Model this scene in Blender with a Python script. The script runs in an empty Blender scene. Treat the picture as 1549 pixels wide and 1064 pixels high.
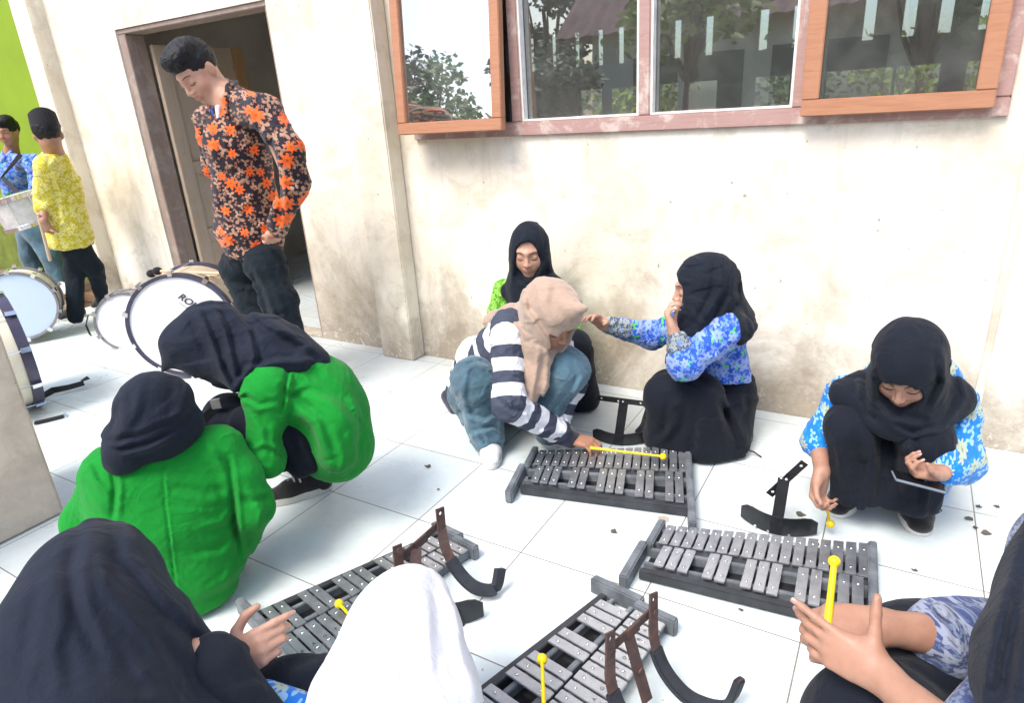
import bpy, bmesh, math, random
import numpy as np
from mathutils import Vector, Matrix
from mathutils.bvhtree import BVHTree
random.seed(7)
SC = bpy.context.scene
COL = SC.collection
# ------------------------------------------------------------------ survey
# X runs along the classroom wall, Y towards it, Z up; the eye is 1.29 m above the veranda
H_EYE = 1.29
yaw, pitch, roll, FOC = -0.551438, 0.360230, -0.065221, 981.395
cy, sy, cp, sp, cr, sr = math.cos(yaw), math.sin(yaw), math.cos(pitch), math.sin(pitch), math.cos(roll), math.sin(roll)
FWD = Vector((sy * cp, cy * cp, -sp))
_r = Vector((cy, -sy, 0)); _u = _r.cross(FWD)
RGT = cr * _r + sr * _u
UPV = -sr * _r + cr * _u
EYE = Vector((0, 0, H_EYE))
def ray(x, y): return (x - 774.5) / FOC * RGT - (y - 532) / FOC * UPV + FWD
def atY(x, y, Y): d = ray(x, y); return EYE + d * (Y / d.y)
def atZ(x, y, Z=0.0): d = ray(x, y); return EYE + d * ((Z - H_EYE) / d.z)
def atX(x, y, X): d = ray(x, y); return EYE + d * (X / d.x)
def atD(x, y, D): return EYE + ray(x, y) * D        # D = depth along the view axis
cam_d = bpy.data.cameras.new('camera'); cam = bpy.data.objects.new('camera', cam_d); COL.objects.link(cam)
M = Matrix((( RGT.x, UPV.x, -FWD.x, 0), (RGT.y, UPV.y, -FWD.y, 0), (RGT.z, UPV.z, -FWD.z, H_EYE), (0, 0, 0, 1)))
cam.matrix_world = M
cam_d.sensor_width = 36; cam_d.lens = FOC / 1549 * 36; cam_d.clip_start = .02; cam_d.clip_end = 500
SC.camera = cam

# ------------------------------------------------------------------ materials
class NT:
    def __init__(s, name):
        s.m = bpy.data.materials.new(name); s.m.use_nodes = True
        s.t = s.m.node_tree; s.n = s.t.nodes; s.b = s.n['Principled BSDF']; s.out = s.n['Material Output']
    def new(s, ty, **kw):
        n = s.n.new(ty)
        for k, v in kw.items():
            if hasattr(n, k): setattr(n, k, v)
            else: n.inputs[k.replace('_', ' ')].default_value = v
        return n
    def link(s, a, b): s.t.links.new(a, b)
    def coord(s, kind='Object', scale=(1, 1, 1), rot=(0, 0, 0)):
        c = s.new('ShaderNodeTexCoord'); mp = s.new('ShaderNodeMapping')
        mp.inputs['Scale'].default_value = scale; mp.inputs['Rotation'].default_value = rot
        s.link(c.outputs[kind], mp.inputs['Vector']); return mp.outputs['Vector']
    def noise(s, vec, scale, detail=4, rough=.6, dist=0.0):
        n = s.new('ShaderNodeTexNoise'); n.inputs['Scale'].default_value = scale; n.inputs['Detail'].default_value = detail
        n.inputs['Roughness'].default_value = rough; n.inputs['Distortion'].default_value = dist
        s.link(vec, n.inputs['Vector']); return n.outputs['Fac']
    def ramp(s, fac, stops, interp='LINEAR'):
        r = s.new('ShaderNodeValToRGB'); r.color_ramp.interpolation = interp
        e = r.color_ramp.elements
        while len(e) < len(stops): e.new(.5)
        for i, (p, c) in enumerate(stops):
            e[i].position = p; e[i].color = (c[0], c[1], c[2], 1) if hasattr(c, '__len__') else (c, c, c, 1)
        s.link(fac, r.inputs['Fac']); return r.outputs['Color']
    def mix(s, fac, a, b, mode='MIX'):
        m = s.new('ShaderNodeMix', data_type='RGBA', blend_type=mode)
        for sock, v in ((m.inputs[0], fac), (m.inputs[6], a), (m.inputs[7], b)):
            if isinstance(v, (int, float)): sock.default_value = v
            elif isinstance(v, (tuple, list)): sock.default_value = (v[0], v[1], v[2], 1)
            else: s.link(v, sock)
        return m.outputs[2]
    def math(s, op, a, b=None, c=None):
        m = s.new('ShaderNodeMath', operation=op)
        for i, v in enumerate((a, b, c)):
            if v is None: continue
            if isinstance(v, (int, float)): m.inputs[i].default_value = v
            else: s.link(v, m.inputs[i])
        return m.outputs[0]
    def base(s, col):
        if isinstance(col, (tuple, list)): s.b.inputs['Base Color'].default_value = (*col[:3], 1)
        else: s.link(col, s.b.inputs['Base Color'])
    def rough(s, v):
        if isinstance(v, (int, float)): s.b.inputs['Roughness'].default_value = v
        else: s.link(v, s.b.inputs['Roughness'])
    def bump(s, h, strength=.3, dist=.01):
        b = s.new('ShaderNodeBump'); b.inputs['Strength'].default_value = strength; b.inputs['Distance'].default_value = dist
        s.link(h, b.inputs['Height']); s.link(b.outputs['Normal'], s.b.inputs['Normal'])
    def spec(s, v): s.b.inputs['Specular IOR Level'].default_value = v

def lin(c):  # sRGB 0-255 -> linear
    return tuple((x / 255 / 12.92 if x / 255 <= .04045 else ((x / 255 + .055) / 1.055) ** 2.4) for x in c)

def simple(name, col, rough=.6, metal=0, var=.15, vscale=20, bump=0, bscale=80, spec=.5):
    t = NT(name); v = t.coord()
    n = t.noise(v, vscale, 5)
    t.base(t.ramp(n, [(.3, tuple(x * (1 - var) for x in col)), (.7, tuple(min(1, x * (1 + var)) for x in col))]))
    t.rough(rough); t.b.inputs['Metallic'].default_value = metal; t.spec(spec)
    if bump: t.bump(t.noise(v, bscale, 3), bump, .004)
    return t.m

def m_floor():
    t = NT('glazed_white_tile'); v = t.coord()
    mp = t.new('ShaderNodeMapping'); mp.inputs['Location'].default_value = (.08, -1.005 + .4, 0); t.link(v, mp.inputs['Vector'])
    br = t.new('ShaderNodeTexBrick', offset=0.0, offset_frequency=1, squash=1.0, squash_frequency=1)
    t.link(mp.outputs[0], br.inputs['Vector'])
    for k, x in (('Scale', 1.0), ('Mortar Size', .0020), ('Mortar Smooth', .2), ('Bias', 0), ('Brick Width', .4), ('Row Height', .4)): br.inputs[k].default_value = x
    br.inputs['Color1'].default_value = (.60, .68, .69, 1); br.inputs['Color2'].default_value = (.66, .735, .74, 1)
    br.inputs['Mortar'].default_value = (.15, .125, .10, 1)
    n = t.noise(v, 3.2, 8, .65, .6); n2 = t.noise(v, 22, 6, .7)
    dirt = t.ramp(n, [(.5, 0), (.72, 1)]); d2 = t.ramp(n2, [(.48, 0), (.75, 1)])
    c = t.mix(t.math('MULTIPLY', dirt, .42), br.outputs['Color'], (.46, .45, .42))
    c = t.mix(t.math('MULTIPLY', d2, .22), c, (.42, .38, .32))
    gv = t.new('ShaderNodeMapping'); gv.inputs['Scale'].default_value = (30, 5, 1); gv.inputs['Rotation'].default_value = (0, 0, .6); t.link(v, gv.inputs['Vector'])
    c = t.mix(t.math('MULTIPLY', t.ramp(t.noise(gv.outputs[0], 1.5, 5, .7, .5), [(.6, 0), (.75, .5)]), t.ramp(n, [(.4, 0), (.6, 1)])), c, (.44, .42, .38))
    # tiles turn greyer in a band towards the foot of the wall
    sx = t.new('ShaderNodeSeparateXYZ'); t.link(v, sx.inputs[0])
    near = t.new('ShaderNodeMapRange'); t.link(sx.outputs['Y'], near.inputs[0]); near.inputs[1].default_value = 1.9; near.inputs[2].default_value = 2.75
    nf = t.math('MULTIPLY', near.outputs[0], t.ramp(n, [(.3, .2), (.7, 1)]))
    c = t.mix(t.math('MULTIPLY', nf, .5), c, (.46, .44, .39))
    sp_ = t.noise(v, 60, 2, .5)
    c = t.mix(t.ramp(sp_, [(.735, 0), (.76, .55)]), c, (.16, .13, .1))
    t.base(c); t.rough(t.ramp(n, [(.3, .22), (.7, .42)])); t.spec(.45)
    t.bump(br.outputs['Fac'], -.25, .002)
    return t.m

def m_plaster(name, clean, dirty, damp=(.17, .15, .125), damp_h=.42, pos='Object', seed=0.):
    t = NT(name); v0 = t.coord(pos)
    mp = t.new('ShaderNodeMapping'); mp.inputs['Location'].default_value = (seed, seed * .7, 0); t.link(v0, mp.inputs['Vector']); v = mp.outputs[0]
    big = t.noise(v, 1.5, 7, .62, .8); med = t.noise(v, 6, 8, .7, .4); fine = t.noise(v, 45, 6, .7)
    stv = t.new('ShaderNodeMapping'); stv.inputs['Scale'].default_value = (7, 7, .6); t.link(v, stv.inputs['Vector'])
    streak = t.noise(stv.outputs[0], 1.6, 6, .65, .3)
    c = t.mix(t.ramp(big, [(.44, 0), (.62, .85)]), clean, dirty)
    c = t.mix(t.ramp(med, [(.5, 0), (.64, .5)]), c, tuple(x * .78 for x in dirty))
    c = t.mix(t.ramp(streak, [(.53, 0), (.72, .35)]), c, (.42, .38, .30))
    sx = t.new('ShaderNodeSeparateXYZ'); t.link(v0, sx.inputs[0])
    zz = t.math('ADD', sx.outputs['Z'], t.math('MULTIPLY', t.math('SUBTRACT', big, .5), -1.3))
    zz = t.math('ADD', zz, t.math('MULTIPLY', t.math('SUBTRACT', med, .5), -.35))
    band = t.new('ShaderNodeMapRange'); t.link(zz, band.inputs[0]); band.inputs[1].default_value = damp_h; band.inputs[2].default_value = damp_h - .42
    band.inputs[3].default_value = 0; band.inputs[4].default_value = .88
    c = t.mix(t.math('MULTIPLY', band.outputs[0], t.ramp(fine, [(.25, .7), (.7, 1)])), c, damp)
    z2 = t.new('ShaderNodeMapRange'); t.link(sx.outputs['Z'], z2.inputs[0]); z2.inputs[1].default_value = .16; z2.inputs[2].default_value = .0
    chips = t.math('MULTIPLY', t.ramp(t.noise(v, 24, 5, .7), [(.56, 0), (.6, 1)]), z2.outputs[0])
    c = t.mix(chips, c, (.62, .58, .5))
    pits = t.ramp(t.noise(v, 38, 2, .4), [(.755, 0), (.77, 1)])
    c = t.mix(t.math('MULTIPLY', pits, .7), c, (.25, .23, .2))
    cr_ = t.new('ShaderNodeTexVoronoi', feature='DISTANCE_TO_EDGE'); cr_.inputs['Scale'].default_value = 1.7
    wv = t.new('ShaderNodeVectorMath', operation='ADD'); nz = t.new('ShaderNodeTexNoise'); nz.inputs['Scale'].default_value = 5; nz.inputs['Detail'].default_value = 6
    t.link(v, nz.inputs['Vector']); t.link(nz.outputs['Color'], wv.inputs[0]); t.link(v, wv.inputs[1]); t.link(wv.outputs[0], cr_.inputs['Vector'])
    crack = t.math('MULTIPLY', t.ramp(cr_.outputs['Distance'], [(0, 1), (.006, 0)]), t.ramp(big, [(.45, 0), (.6, .45)]))
    c = t.mix(crack, c, (.36, .33, .28))
    t.base(c); t.rough(.88); t.spec(.2)
    h = t.math('ADD', t.math('MULTIPLY', fine, .4), t.math('ADD', med, t.math('MULTIPLY', pits, -.6)))
    t.bump(h, .35, .012)
    return t.m

def m_wood(name, a, b, axis='Z', worn=None, rough=.55):
    t = NT(name); sc = {'X': (1.2, 14, 14), 'Z': (14, 14, 1.2), 'Y': (14, 1.2, 14)}[axis]
    v = t.coord('Object', sc)
    n = t.noise(v, 3, 8, .65, 1.2)
    c = t.ramp(n, [(.3, a), (.55, b), (.8, tuple(x * .7 for x in a))])
    v2 = t.coord(); g = t.noise(v2, 9, 7, .7, .5)
    if worn: c = t.mix(t.ramp(g, [(.5, 0), (.62, .8)]), c, worn)
    t.base(c); t.rough(rough); t.bump(t.math('ADD', n, t.math('MULTIPLY', g, .5)), .25, .004)
    return t.m

def m_glass(name, r=.27, tint=(.95, .98, .96)):
    t = NT(name); t.n.remove(t.b)
    g = t.new('ShaderNodeBsdfGlossy'); g.inputs['Roughness'].default_value = .012
    tr = t.new('ShaderNodeBsdfTransparent'); tr.inputs['Color'].default_value = (*tint, 1)
    df = t.new('ShaderNodeBsdfDiffuse'); df.inputs['Color'].default_value = (.55, .55, .5, 1)
    fr = t.new('ShaderNodeFresnel'); fr.inputs['IOR'].default_value = 1.6
    v = t.coord()
    nz = t.noise(v, 1.6, 2); bp = t.new('ShaderNodeBump'); bp.inputs['Strength'].default_value = .04; bp.inputs['Distance'].default_value = .01
    t.link(nz, bp.inputs['Height']); t.link(bp.outputs[0], g.inputs['Normal'])
    f = t.math('ADD', fr.outputs[0], r)
    mx = t.new('ShaderNodeMixShader'); t.link(f, mx.inputs[0]); t.link(tr.outputs[0], mx.inputs[1]); t.link(g.outputs[0], mx.inputs[2])
    dust_haze = t.ramp(t.noise(v, 5, 8, .75), [(.4, .05), (.75, .15)])  # dust film, raised to put a brighter haze into the glass
    m2 = t.new('ShaderNodeMixShader'); t.link(dust_haze, m2.inputs[0]); t.link(mx.outputs[0], m2.inputs[1]); t.link(df.outputs[0], m2.inputs[2])
    t.link(m2.outputs[0], t.out.inputs['Surface'])
    return t.m

MAT = {}
MAT['floor'] = m_floor()
MAT['wall'] = m_plaster('cream_plaster', (.84, .78, .67), (.68, .60, .46), damp=(.27, .22, .165), damp_h=.46)
MAT['pilaster'] = m_plaster('cream_plaster_pilaster', (.82, .76, .64), (.66, .58, .45), damp=(.27, .22, .165), seed=3.1, damp_h=.34)
MAT['column'] = m_plaster('stained_plaster_column', (.74, .62, .49), (.64, .51, .39), damp=(.40, .37, .33), damp_h=.30, seed=7.7)
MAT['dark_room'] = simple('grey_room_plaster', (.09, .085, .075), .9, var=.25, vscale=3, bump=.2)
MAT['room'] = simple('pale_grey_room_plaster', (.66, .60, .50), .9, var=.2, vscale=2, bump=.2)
MAT['ceiling'] = simple('room_ceiling', (.70, .68, .62), .9)
MAT['lime'] = simple('lime_green_paint', (.21, .33, .006), .75, var=.10, vscale=1.5, bump=.15, bscale=30)
MAT['lime_low'] = simple('mossy_green_paint', (.13, .17, .02), .8, var=.35, vscale=5, bump=.2, bscale=30)
MAT['dirt'] = simple('brown_earth', (.22, .13, .075), .95, var=.35, vscale=6, bump=.6, bscale=30)
MAT['frame_pink'] = m_wood('weathered_pink_brown_wood', (.36, .22, .19), (.43, .27, .24), 'X', (.62, .52, .46))
MAT['sash_wood'] = m_wood('varnished_orange_wood', (.37, .165, .085), (.45, .215, .12), 'X')
MAT['door_wood'] = m_wood('dusty_brown_wood', (.46, .34, .24), (.54, .42, .31), 'Z', (.52, .43, .34))
MAT['doorframe_wood'] = m_wood('flaked_brown_frame', (.24, .17, .14), (.31, .235, .195), 'Z', (.38, .31, .26))
MAT['door_edge'] = m_wood('lit_orange_wood', (.42, .24, .11), (.50, .30, .15), 'Z')  # orange of the light on the far stile, put into its colour
MAT['glass'] = m_glass('window_glass')
MAT['glass_sky'] = m_glass('sash_glass', .62)
MAT['bead'] = simple('white_glazing_bead', (.75, .74, .70), .5)
MAT['black_wood'] = simple('black_painted_wood', (.030, .033, .038), .55, var=.5, vscale=14, bump=.15)
MAT['grey_wood'] = simple('worn_grey_painted_wood', (.13, .145, .16), .6, var=.45, vscale=18, bump=.15)
MAT['black_metal'] = simple('black_painted_steel', (.012, .013, .016), .35, metal=.0, var=.4, vscale=30)
MAT['pad'] = simple('black_foam_padding', (.022, .026, .036), .75, var=.3, vscale=30, bump=.2, bscale=200)
MAT['screw'] = simple('steel_screw', (.75, .75, .76), .25, metal=1)
MAT['chrome'] = simple('chromed_steel', (.80, .80, .82), .18, metal=1, var=.05)
MAT['yellow'] = simple('yellow_plastic', (.85, .62, .005), .35, var=.05)
MAT['web'] = simple('black_webbing', (.012, .012, .015), .8, bump=.5, bscale=300)
MAT['drumhead'] = simple('white_drumhead', (.80, .80, .80), .35, var=.02, vscale=4)
MAT['drumhead_blue'] = simple('bluish_drumhead', (.55, .65, .78), .4, var=.03, vscale=4)
MAT['shell'] = simple('cream_drum_shell', (.70, .66, .52), .35, var=.05)
MAT['shell_tan'] = simple('tan_drum_shell', (.50, .42, .30), .45, var=.08)
MAT['hoop'] = simple('dark_violet_grey_hoop', (.055, .05, .085), .3, var=.2)
MAT['hoop_grey'] = simple('grey_hoop', (.20, .19, .20), .35, var=.2)
MAT['stick'] = simple('pale_drumstick_wood', (.62, .45, .30), .5, var=.12)
MAT['felt'] = simple('black_felt', (.012, .012, .014), .95, bump=.6, bscale=200)
def m_bar():
    t = NT('brushed_aluminium'); v = t.coord('Object', (60, 60, 60)); v2 = t.coord()
    n = t.noise(v2, 22, 5, .7)
    t.base(t.ramp(n, [(.3, (.29, .305, .33)), (.7, (.43, .445, .47))])); t.rough(t.ramp(n, [(.3, .32), (.7, .5)]))
    t.b.inputs['Metallic'].default_value = .75; t.bump(t.noise(v, 3, 2), .08, .002); return t.m
MAT['bar'] = m_bar()
def m_rust():
    t = NT('rusty_steel'); v = t.coord(); n = t.noise(v, 40, 7, .7, .5); n2 = t.noise(v, 9, 5, .6)
    c = t.ramp(n, [(.3, (.04, .027, .026)), (.52, (.10, .055, .045)), (.72, (.17, .085, .055))])
    c = t.mix(t.ramp(n2, [(.45, 0), (.65, .6)]), c, (.07, .055, .06))
    t.base(c); t.rough(.75); t.b.inputs['Metallic'].default_value = .25; t.bump(n, .4, .002); return t.m
MAT['rust'] = m_rust()

# ------------------------------------------------------------------ mesh helpers
class MB:
    def __init__(s): s.v = []; s.f = []; s.mi = []
    def add(s, vs, fs, mi=0):
        o = len(s.v); s.v += [tuple(v) for v in vs]; s.f += [tuple(i + o for i in f) for f in fs]; s.mi += [mi] * len(fs)
    def box(s, x0, x1, y0, y1, z0, z1, mi=0, R=None, T=None):
        vs = [Vector((x, y, z)) for z in (z0, z1) for y in (y0, y1) for x in (x0, x1)]
        if R is not None: vs = [R @ v for v in vs]
        if T is not None: vs = [v + T for v in vs]
        s.add(vs, [(0, 2, 3, 1), (4, 5, 7, 6), (0, 1, 5, 4), (2, 6, 7, 3), (0, 4, 6, 2), (1, 3, 7, 5)], mi)
    def prism(s, poly, z0, z1, mi=0, fn=None):
        n = len(poly); vs = [Vector((p[0], p[1], z0)) for p in poly] + [Vector((p[0], p[1], z1)) for p in poly]
        if fn: vs = [fn(v) for v in vs]
        s.add(vs, [tuple(range(n))[::-1], tuple(range(n, 2 * n))] + [(i, (i + 1) % n, n + (i + 1) % n, n + i) for i in range(n)], mi)
    def tube(s, pts, r, seg=10, mi=0, cap=True, flat=None):
        pts = [Vector(p) for p in pts]; rr = r if hasattr(r, '__len__') else [r] * len(pts)
        prev = None; rings = []
        for i, p in enumerate(pts):
            d = (pts[min(i + 1, len(pts) - 1)] - pts[max(i - 1, 0)]).normalized()
            if prev is None:
                a = d.cross(Vector((0, 0, 1)));
                if a.length < .1: a = d.cross(Vector((1, 0, 0)))
                a.normalize()
            else: a = (prev - d * prev.dot(d)).normalized()
            prev = a; b = d.cross(a)
            rings.append([p + (a * math.cos(2 * math.pi * k / seg) + b * math.sin(2 * math.pi * k / seg)) * rr[i] for k in range(seg)])
        o = [v for ring in rings for v in ring]; f = []
        for i in range(len(pts) - 1):
            for k in range(seg): f.append((i * seg + k, i * seg + (k + 1) % seg, (i + 1) * seg + (k + 1) % seg, (i + 1) * seg + k))
        if cap: f.append(tuple(range(seg))[::-1]); f.append(tuple((len(pts) - 1) * seg + k for k in range(seg)))
        s.add(o, f, mi)
    def ribbon(s, pts, wdir, w, th, mi=0):
        """a flat strap of width w (along wdir) and thickness th following pts"""
        pts = [Vector(p) for p in pts]; n = len(pts); vs = []
        for i, p in enumerate(pts):
            wd = (wdir[i] if isinstance(wdir, list) else Vector(wdir)).normalized()
            d = (pts[min(i + 1, n - 1)] - pts[max(i - 1, 0)]).normalized()
            nn = d.cross(wd).normalized(); wd2 = nn.cross(d).normalized()
            ww = w[i] if hasattr(w, '__len__') else w
            vs += [p - wd2 * ww / 2 - nn * th / 2, p + wd2 * ww / 2 - nn * th / 2, p + wd2 * ww / 2 + nn * th / 2, p - wd2 * ww / 2 + nn * th / 2]
        f = [(0, 1, 2, 3), tuple(4 * (n - 1) + k for k in (3, 2, 1, 0))]
        for i in range(n - 1):
            for k in range(4): f.append((4 * i + k, 4 * i + 4 + k, 4 * i + 4 + (k + 1) % 4, 4 * i + (k + 1) % 4))
        s.add(vs, f, mi)
    def sphere(s, c, r, seg=12, rings=8, mi=0, sc=(1, 1, 1)):
        c = Vector(c); vs = [c + Vector((0, 0, r * sc[2]))]
        for i in range(1, rings):
            a = math.pi * i / rings
            for k in range(seg): b = 2 * math.pi * k / seg; vs.append(c + Vector((r * sc[0] * math.sin(a) * math.cos(b), r * sc[1] * math.sin(a) * math.sin(b), r * sc[2] * math.cos(a))))
        vs.append(c - Vector((0, 0, r * sc[2]))); f = []
        for k in range(seg): f.append((0, 1 + k, 1 + (k + 1) % seg)); f.append((len(vs) - 1, 1 + (rings - 2) * seg + (k + 1) % seg, 1 + (rings - 2) * seg + k))
        for i in range(rings - 2):
            for k in range(seg): f.append((1 + i * seg + k, 1 + (i + 1) * seg + k, 1 + (i + 1) * seg + (k + 1) % seg, 1 + i * seg + (k + 1) % seg))
        s.add(vs, f, mi)
    def build(s, name, mats, parent=None, bevel=0, smooth=False, origin=None):
        me = bpy.data.meshes.new(name)
        vs = s.v
        if origin is not None: vs = [tuple(Vector(v) - Vector(origin)) for v in vs]
        me.from_pydata(vs, [], s.f)
        for m in (mats if isinstance(mats, (list, tuple)) else [mats]): me.materials.append(m)
        me.polygons.foreach_set('material_index', s.mi)
        bm = bmesh.new(); bm.from_mesh(me); bmesh.ops.recalc_face_normals(bm, faces=bm.faces)
        if bevel: bmesh.ops.bevel(bm, geom=[e for e in bm.edges if e.is_manifold and e.calc_face_angle(0) > .5], offset=bevel, segments=2, affect='EDGES', clamp_overlap=True)
        bm.to_mesh(me); bm.free()
        if smooth: me.shade_smooth() if hasattr(me, 'shade_smooth') else None
        if bevel or smooth:
            try: me.set_sharp_from_angle(angle=math.radians(40))
            except Exception: pass
        o = bpy.data.objects.new(name, me); COL.objects.link(o)
        if origin is not None: o.location = origin
        if parent is not None: attach(o, parent)
        return o
def attach(o, parent):
    bpy.context.view_layer.update() if False else None
    o.parent = parent
    o.matrix_parent_inverse = Matrix.Translation(parent.location).inverted() if parent.rotation_euler == parent.rotation_euler else Matrix()
def empty(name, loc):
    o = bpy.data.objects.new(name, None); COL.objects.link(o); o.location = Vector(loc); o.empty_display_size = .05; return o
def tag(o, label=None, cat=None, group=None, kind=None):
    if label: o['label'] = label
    if cat: o['category'] = cat
    if group: o['group'] = group
    if kind: o['kind'] = kind
    return o

def wall_grid(mb, ax, u0, u1, z0, z1, d0, d1, holes, mi=0):
    """wall slab in the plane spanned by u (x if ax=='y') and z, from depth d0 to d1, with rectangular holes"""
    us = sorted({u0, u1, *[h[0] for h in holes], *[h[1] for h in holes]}); us = [u for u in us if u0 <= u <= u1]
    zs = sorted({z0, z1, *[h[2] for h in holes], *[h[3] for h in holes]}); zs = [z for z in zs if z0 <= z <= z1]
    def P(u, d, z): return (u, d, z) if ax == 'y' else (d, u, z)
    solid = {}
    for i in range(len(us) - 1):
        for j in range(len(zs) - 1):
            uc, zc = (us[i] + us[i + 1]) / 2, (zs[j] + zs[j + 1]) / 2
            solid[i, j] = not any(h[0] < uc < h[1] and h[2] < zc < h[3] for h in holes)
    for (i, j), sld in solid.items():
        if not sld: continue
        a, b, c, d = us[i], us[i + 1], zs[j], zs[j + 1]
        mb.add([P(a, d0, c), P(b, d0, c), P(b, d0, d), P(a, d0, d)], [(0, 1, 2, 3)], mi)
        mb.add([P(a, d1, c), P(b, d1, c), P(b, d1, d), P(a, d1, d)], [(3, 2, 1, 0)], mi)
        if not solid.get((i - 1, j)): mb.add([P(a, d0, c), P(a, d1, c), P(a, d1, d), P(a, d0, d)], [(0, 1, 2, 3)], mi)
        if not solid.get((i + 1, j)): mb.add([P(b, d0, c), P(b, d1, c), P(b, d1, d), P(b, d0, d)], [(3, 2, 1, 0)], mi)
        if not solid.get((i, j - 1)): mb.add([P(a, d0, c), P(b, d0, c), P(b, d1, c), P(a, d1, c)], [(0, 1, 2, 3)], mi)
        if not solid.get((i, j + 1)): mb.add([P(a, d0, d), P(b, d0, d), P(b, d1, d), P(a, d1, d)], [(3, 2, 1, 0)], mi)

# ------------------------------------------------------------------ setting
WY = 2.69
def plane(name, x0, x1, y0, y1, z, m):
    mb = MB(); mb.add([(x0, y0, z), (x1, y0, z), (x1, y1, z), (x0, y1, z)], [(0, 1, 2, 3)]); o = mb.build(name, m); tag(o, kind='structure'); return o
plane('ground', -80, 80, -80, 80, -.16, MAT['dirt'])
mb = MB(); mb.box(-5.52, 5.5, -1.1, WY, -.14, 0)
o = mb.build('veranda_floor', MAT['floor'], bevel=.004); tag(o, kind='structure')
mb = MB(); mb.box(-5.49, 5.5, WY + .15, 9.0, -.14, -.004)
o = mb.build('classroom_floor', MAT['floor']); tag(o, kind='structure')
# front wall
mb = MB(); wall_grid(mb, 'y', -5.30, 5.5, -.14, 3.0, WY, WY + .15, [(-4.45, -3.04, -.004, 1.90), (-2.13, .25, 1.18, 2.55)])
tag(mb.build('front_wall', MAT['wall']), 'cream stained plaster classroom wall with doorway and long window', 'wall')
mb = MB(); mb.box(-2.46, -2.235, WY - .105, WY - .001, 0, 3.0)
tag(mb.build('pilaster', MAT['pilaster'], bevel=.006), 'cream plaster pilaster between the doorway and the window', 'pilaster')
mb = MB(); mb.box(-5.42, -5.20, WY - .105, WY + .148, -.14, 3.0)
tag(mb.build('pilaster', MAT['pilaster'], bevel=.006), 'cream plaster pilaster at the wall end beside the lime green wall', 'pilaster')
mb = MB(); mb.box(.315, .34, WY - .007, WY - .001, 0, 3.0)
tag(mb.build('plaster_seam', MAT['pilaster'], bevel=.002), 'thin raised vertical plaster seam on the wall right of the phone girl', 'plaster seam')
mb = MB(); mb.box(-2.90, -2.50, -.4, .875, 0, .98)
tag(mb.build('veranda_pier', MAT['column'], bevel=.01), 'stained brown grey plaster pier at the left edge of the veranda', 'pier')
# classroom interior
bh = []
for x in (-5.6, -5.25, -4.9, -4.55, -4.19, -3.84, -3.54, -2.77, -2.37, -1.72, -1.34, -.59, -.2, .14, .5, .9): bh.append((x - .06, x + .06, 1.75, 2.2))
for a, b in ((-5.3, -4.9), (-4.18, -3.8), (-3.71, -3.27), (-3.02, -2.73), (-2.63, -2.23), (-1.79, -1.37), (-.98, -.29), (-.26, .16), (.4, .9)): bh.append((a, b, .98, 1.45))
mb = MB(); wall_grid(mb, 'y', -5.49, 5.5, -.14, 3.1, 9.0, 9.15, bh)
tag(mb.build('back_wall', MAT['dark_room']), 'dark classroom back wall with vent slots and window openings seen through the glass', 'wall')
mb = MB(); wall_grid(mb, 'x', WY + .152, 8.998, -.003, 3.09, -5.49, -5.37, [(5.5, 6.9, .9, 2.3), (7.2, 8.6, .9, 2.3)])  # two unseen window openings added to let light into the room
tag(mb.build('side_wall', MAT['room']), 'grey plaster wall at the far left inside the dark room', 'wall')
mb = MB(); mb.box(5.38, 5.49, WY + .152, 8.998, -.003, 3.09)
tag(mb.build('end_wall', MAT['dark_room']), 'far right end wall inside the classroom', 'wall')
mb = MB(); mb.box(-5.5, 5.6, WY + .0, 9.3, 3.1, 3.25)
tag(mb.build('flat_roof', MAT['ceiling']), 'flat classroom roof slab above the walls', 'roof')
# lime green wall, beyond the veranda's end
mb = MB(); mb.box(-14, -5.6, 3.28, 3.45, .42, 3.6, 0); mb.box(-14, -5.6, 3.275, 3.45, -.15, .42, 1)
tag(mb.build('green_wall', [MAT['lime'], MAT['lime_low']]), 'bright lime green painted wall behind the two drum boys', 'wall')
mb = MB(); mb.box(-9, -5.6, 2.95, 3.27, -.155, -.08)
o = mb.build('earth_ledge', MAT['dirt'], bevel=.01); tag(o, kind='structure')

# window frame, fixed panes
fr = empty('classroom_window', (-.94, WY, 1.18)); tag(fr, 'long classroom window with weathered pink brown frame and four panes', 'window')
mb = MB()
y0, y1 = WY - .02, WY + .09
mb.box(-2.13, .25, y0, y1, 1.165, 1.225)
mb.build('sill', MAT['frame_pink'], fr, bevel=.004)
for a, b in ((-2.13, -2.08), (-1.565, -1.515), (-.972, -.925), (-.392, -.345), (.20, .25)):
    mb = MB(); mb.box(a, b, y0 + .003, y1 - .003, 1.2255, 2.55); mb.build('mullion', MAT['frame_pink'], fr, bevel=.004)
for a, b in ((-1.515, -.972), (-.925, -.392)):
    mb = MB(); mb.box(a + .001, b - .001, WY + .03, WY + .034, 1.227, 2.55); p = mb.build('pane', MAT['glass'], fr)
    mb = MB(); mb.box(a + .0005, a + .0095, y0 + .01, WY + .026, 1.2265, 2.54); mb.box(b - .0095, b - .0005, y0 + .01, WY + .026, 1.2265, 2.54); mb.box(a + .0096, b - .0096, y0 + .01, WY + .026, 1.2265, 1.2345)
    mb.build('glazing_bead', MAT['bead'], p)
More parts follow.
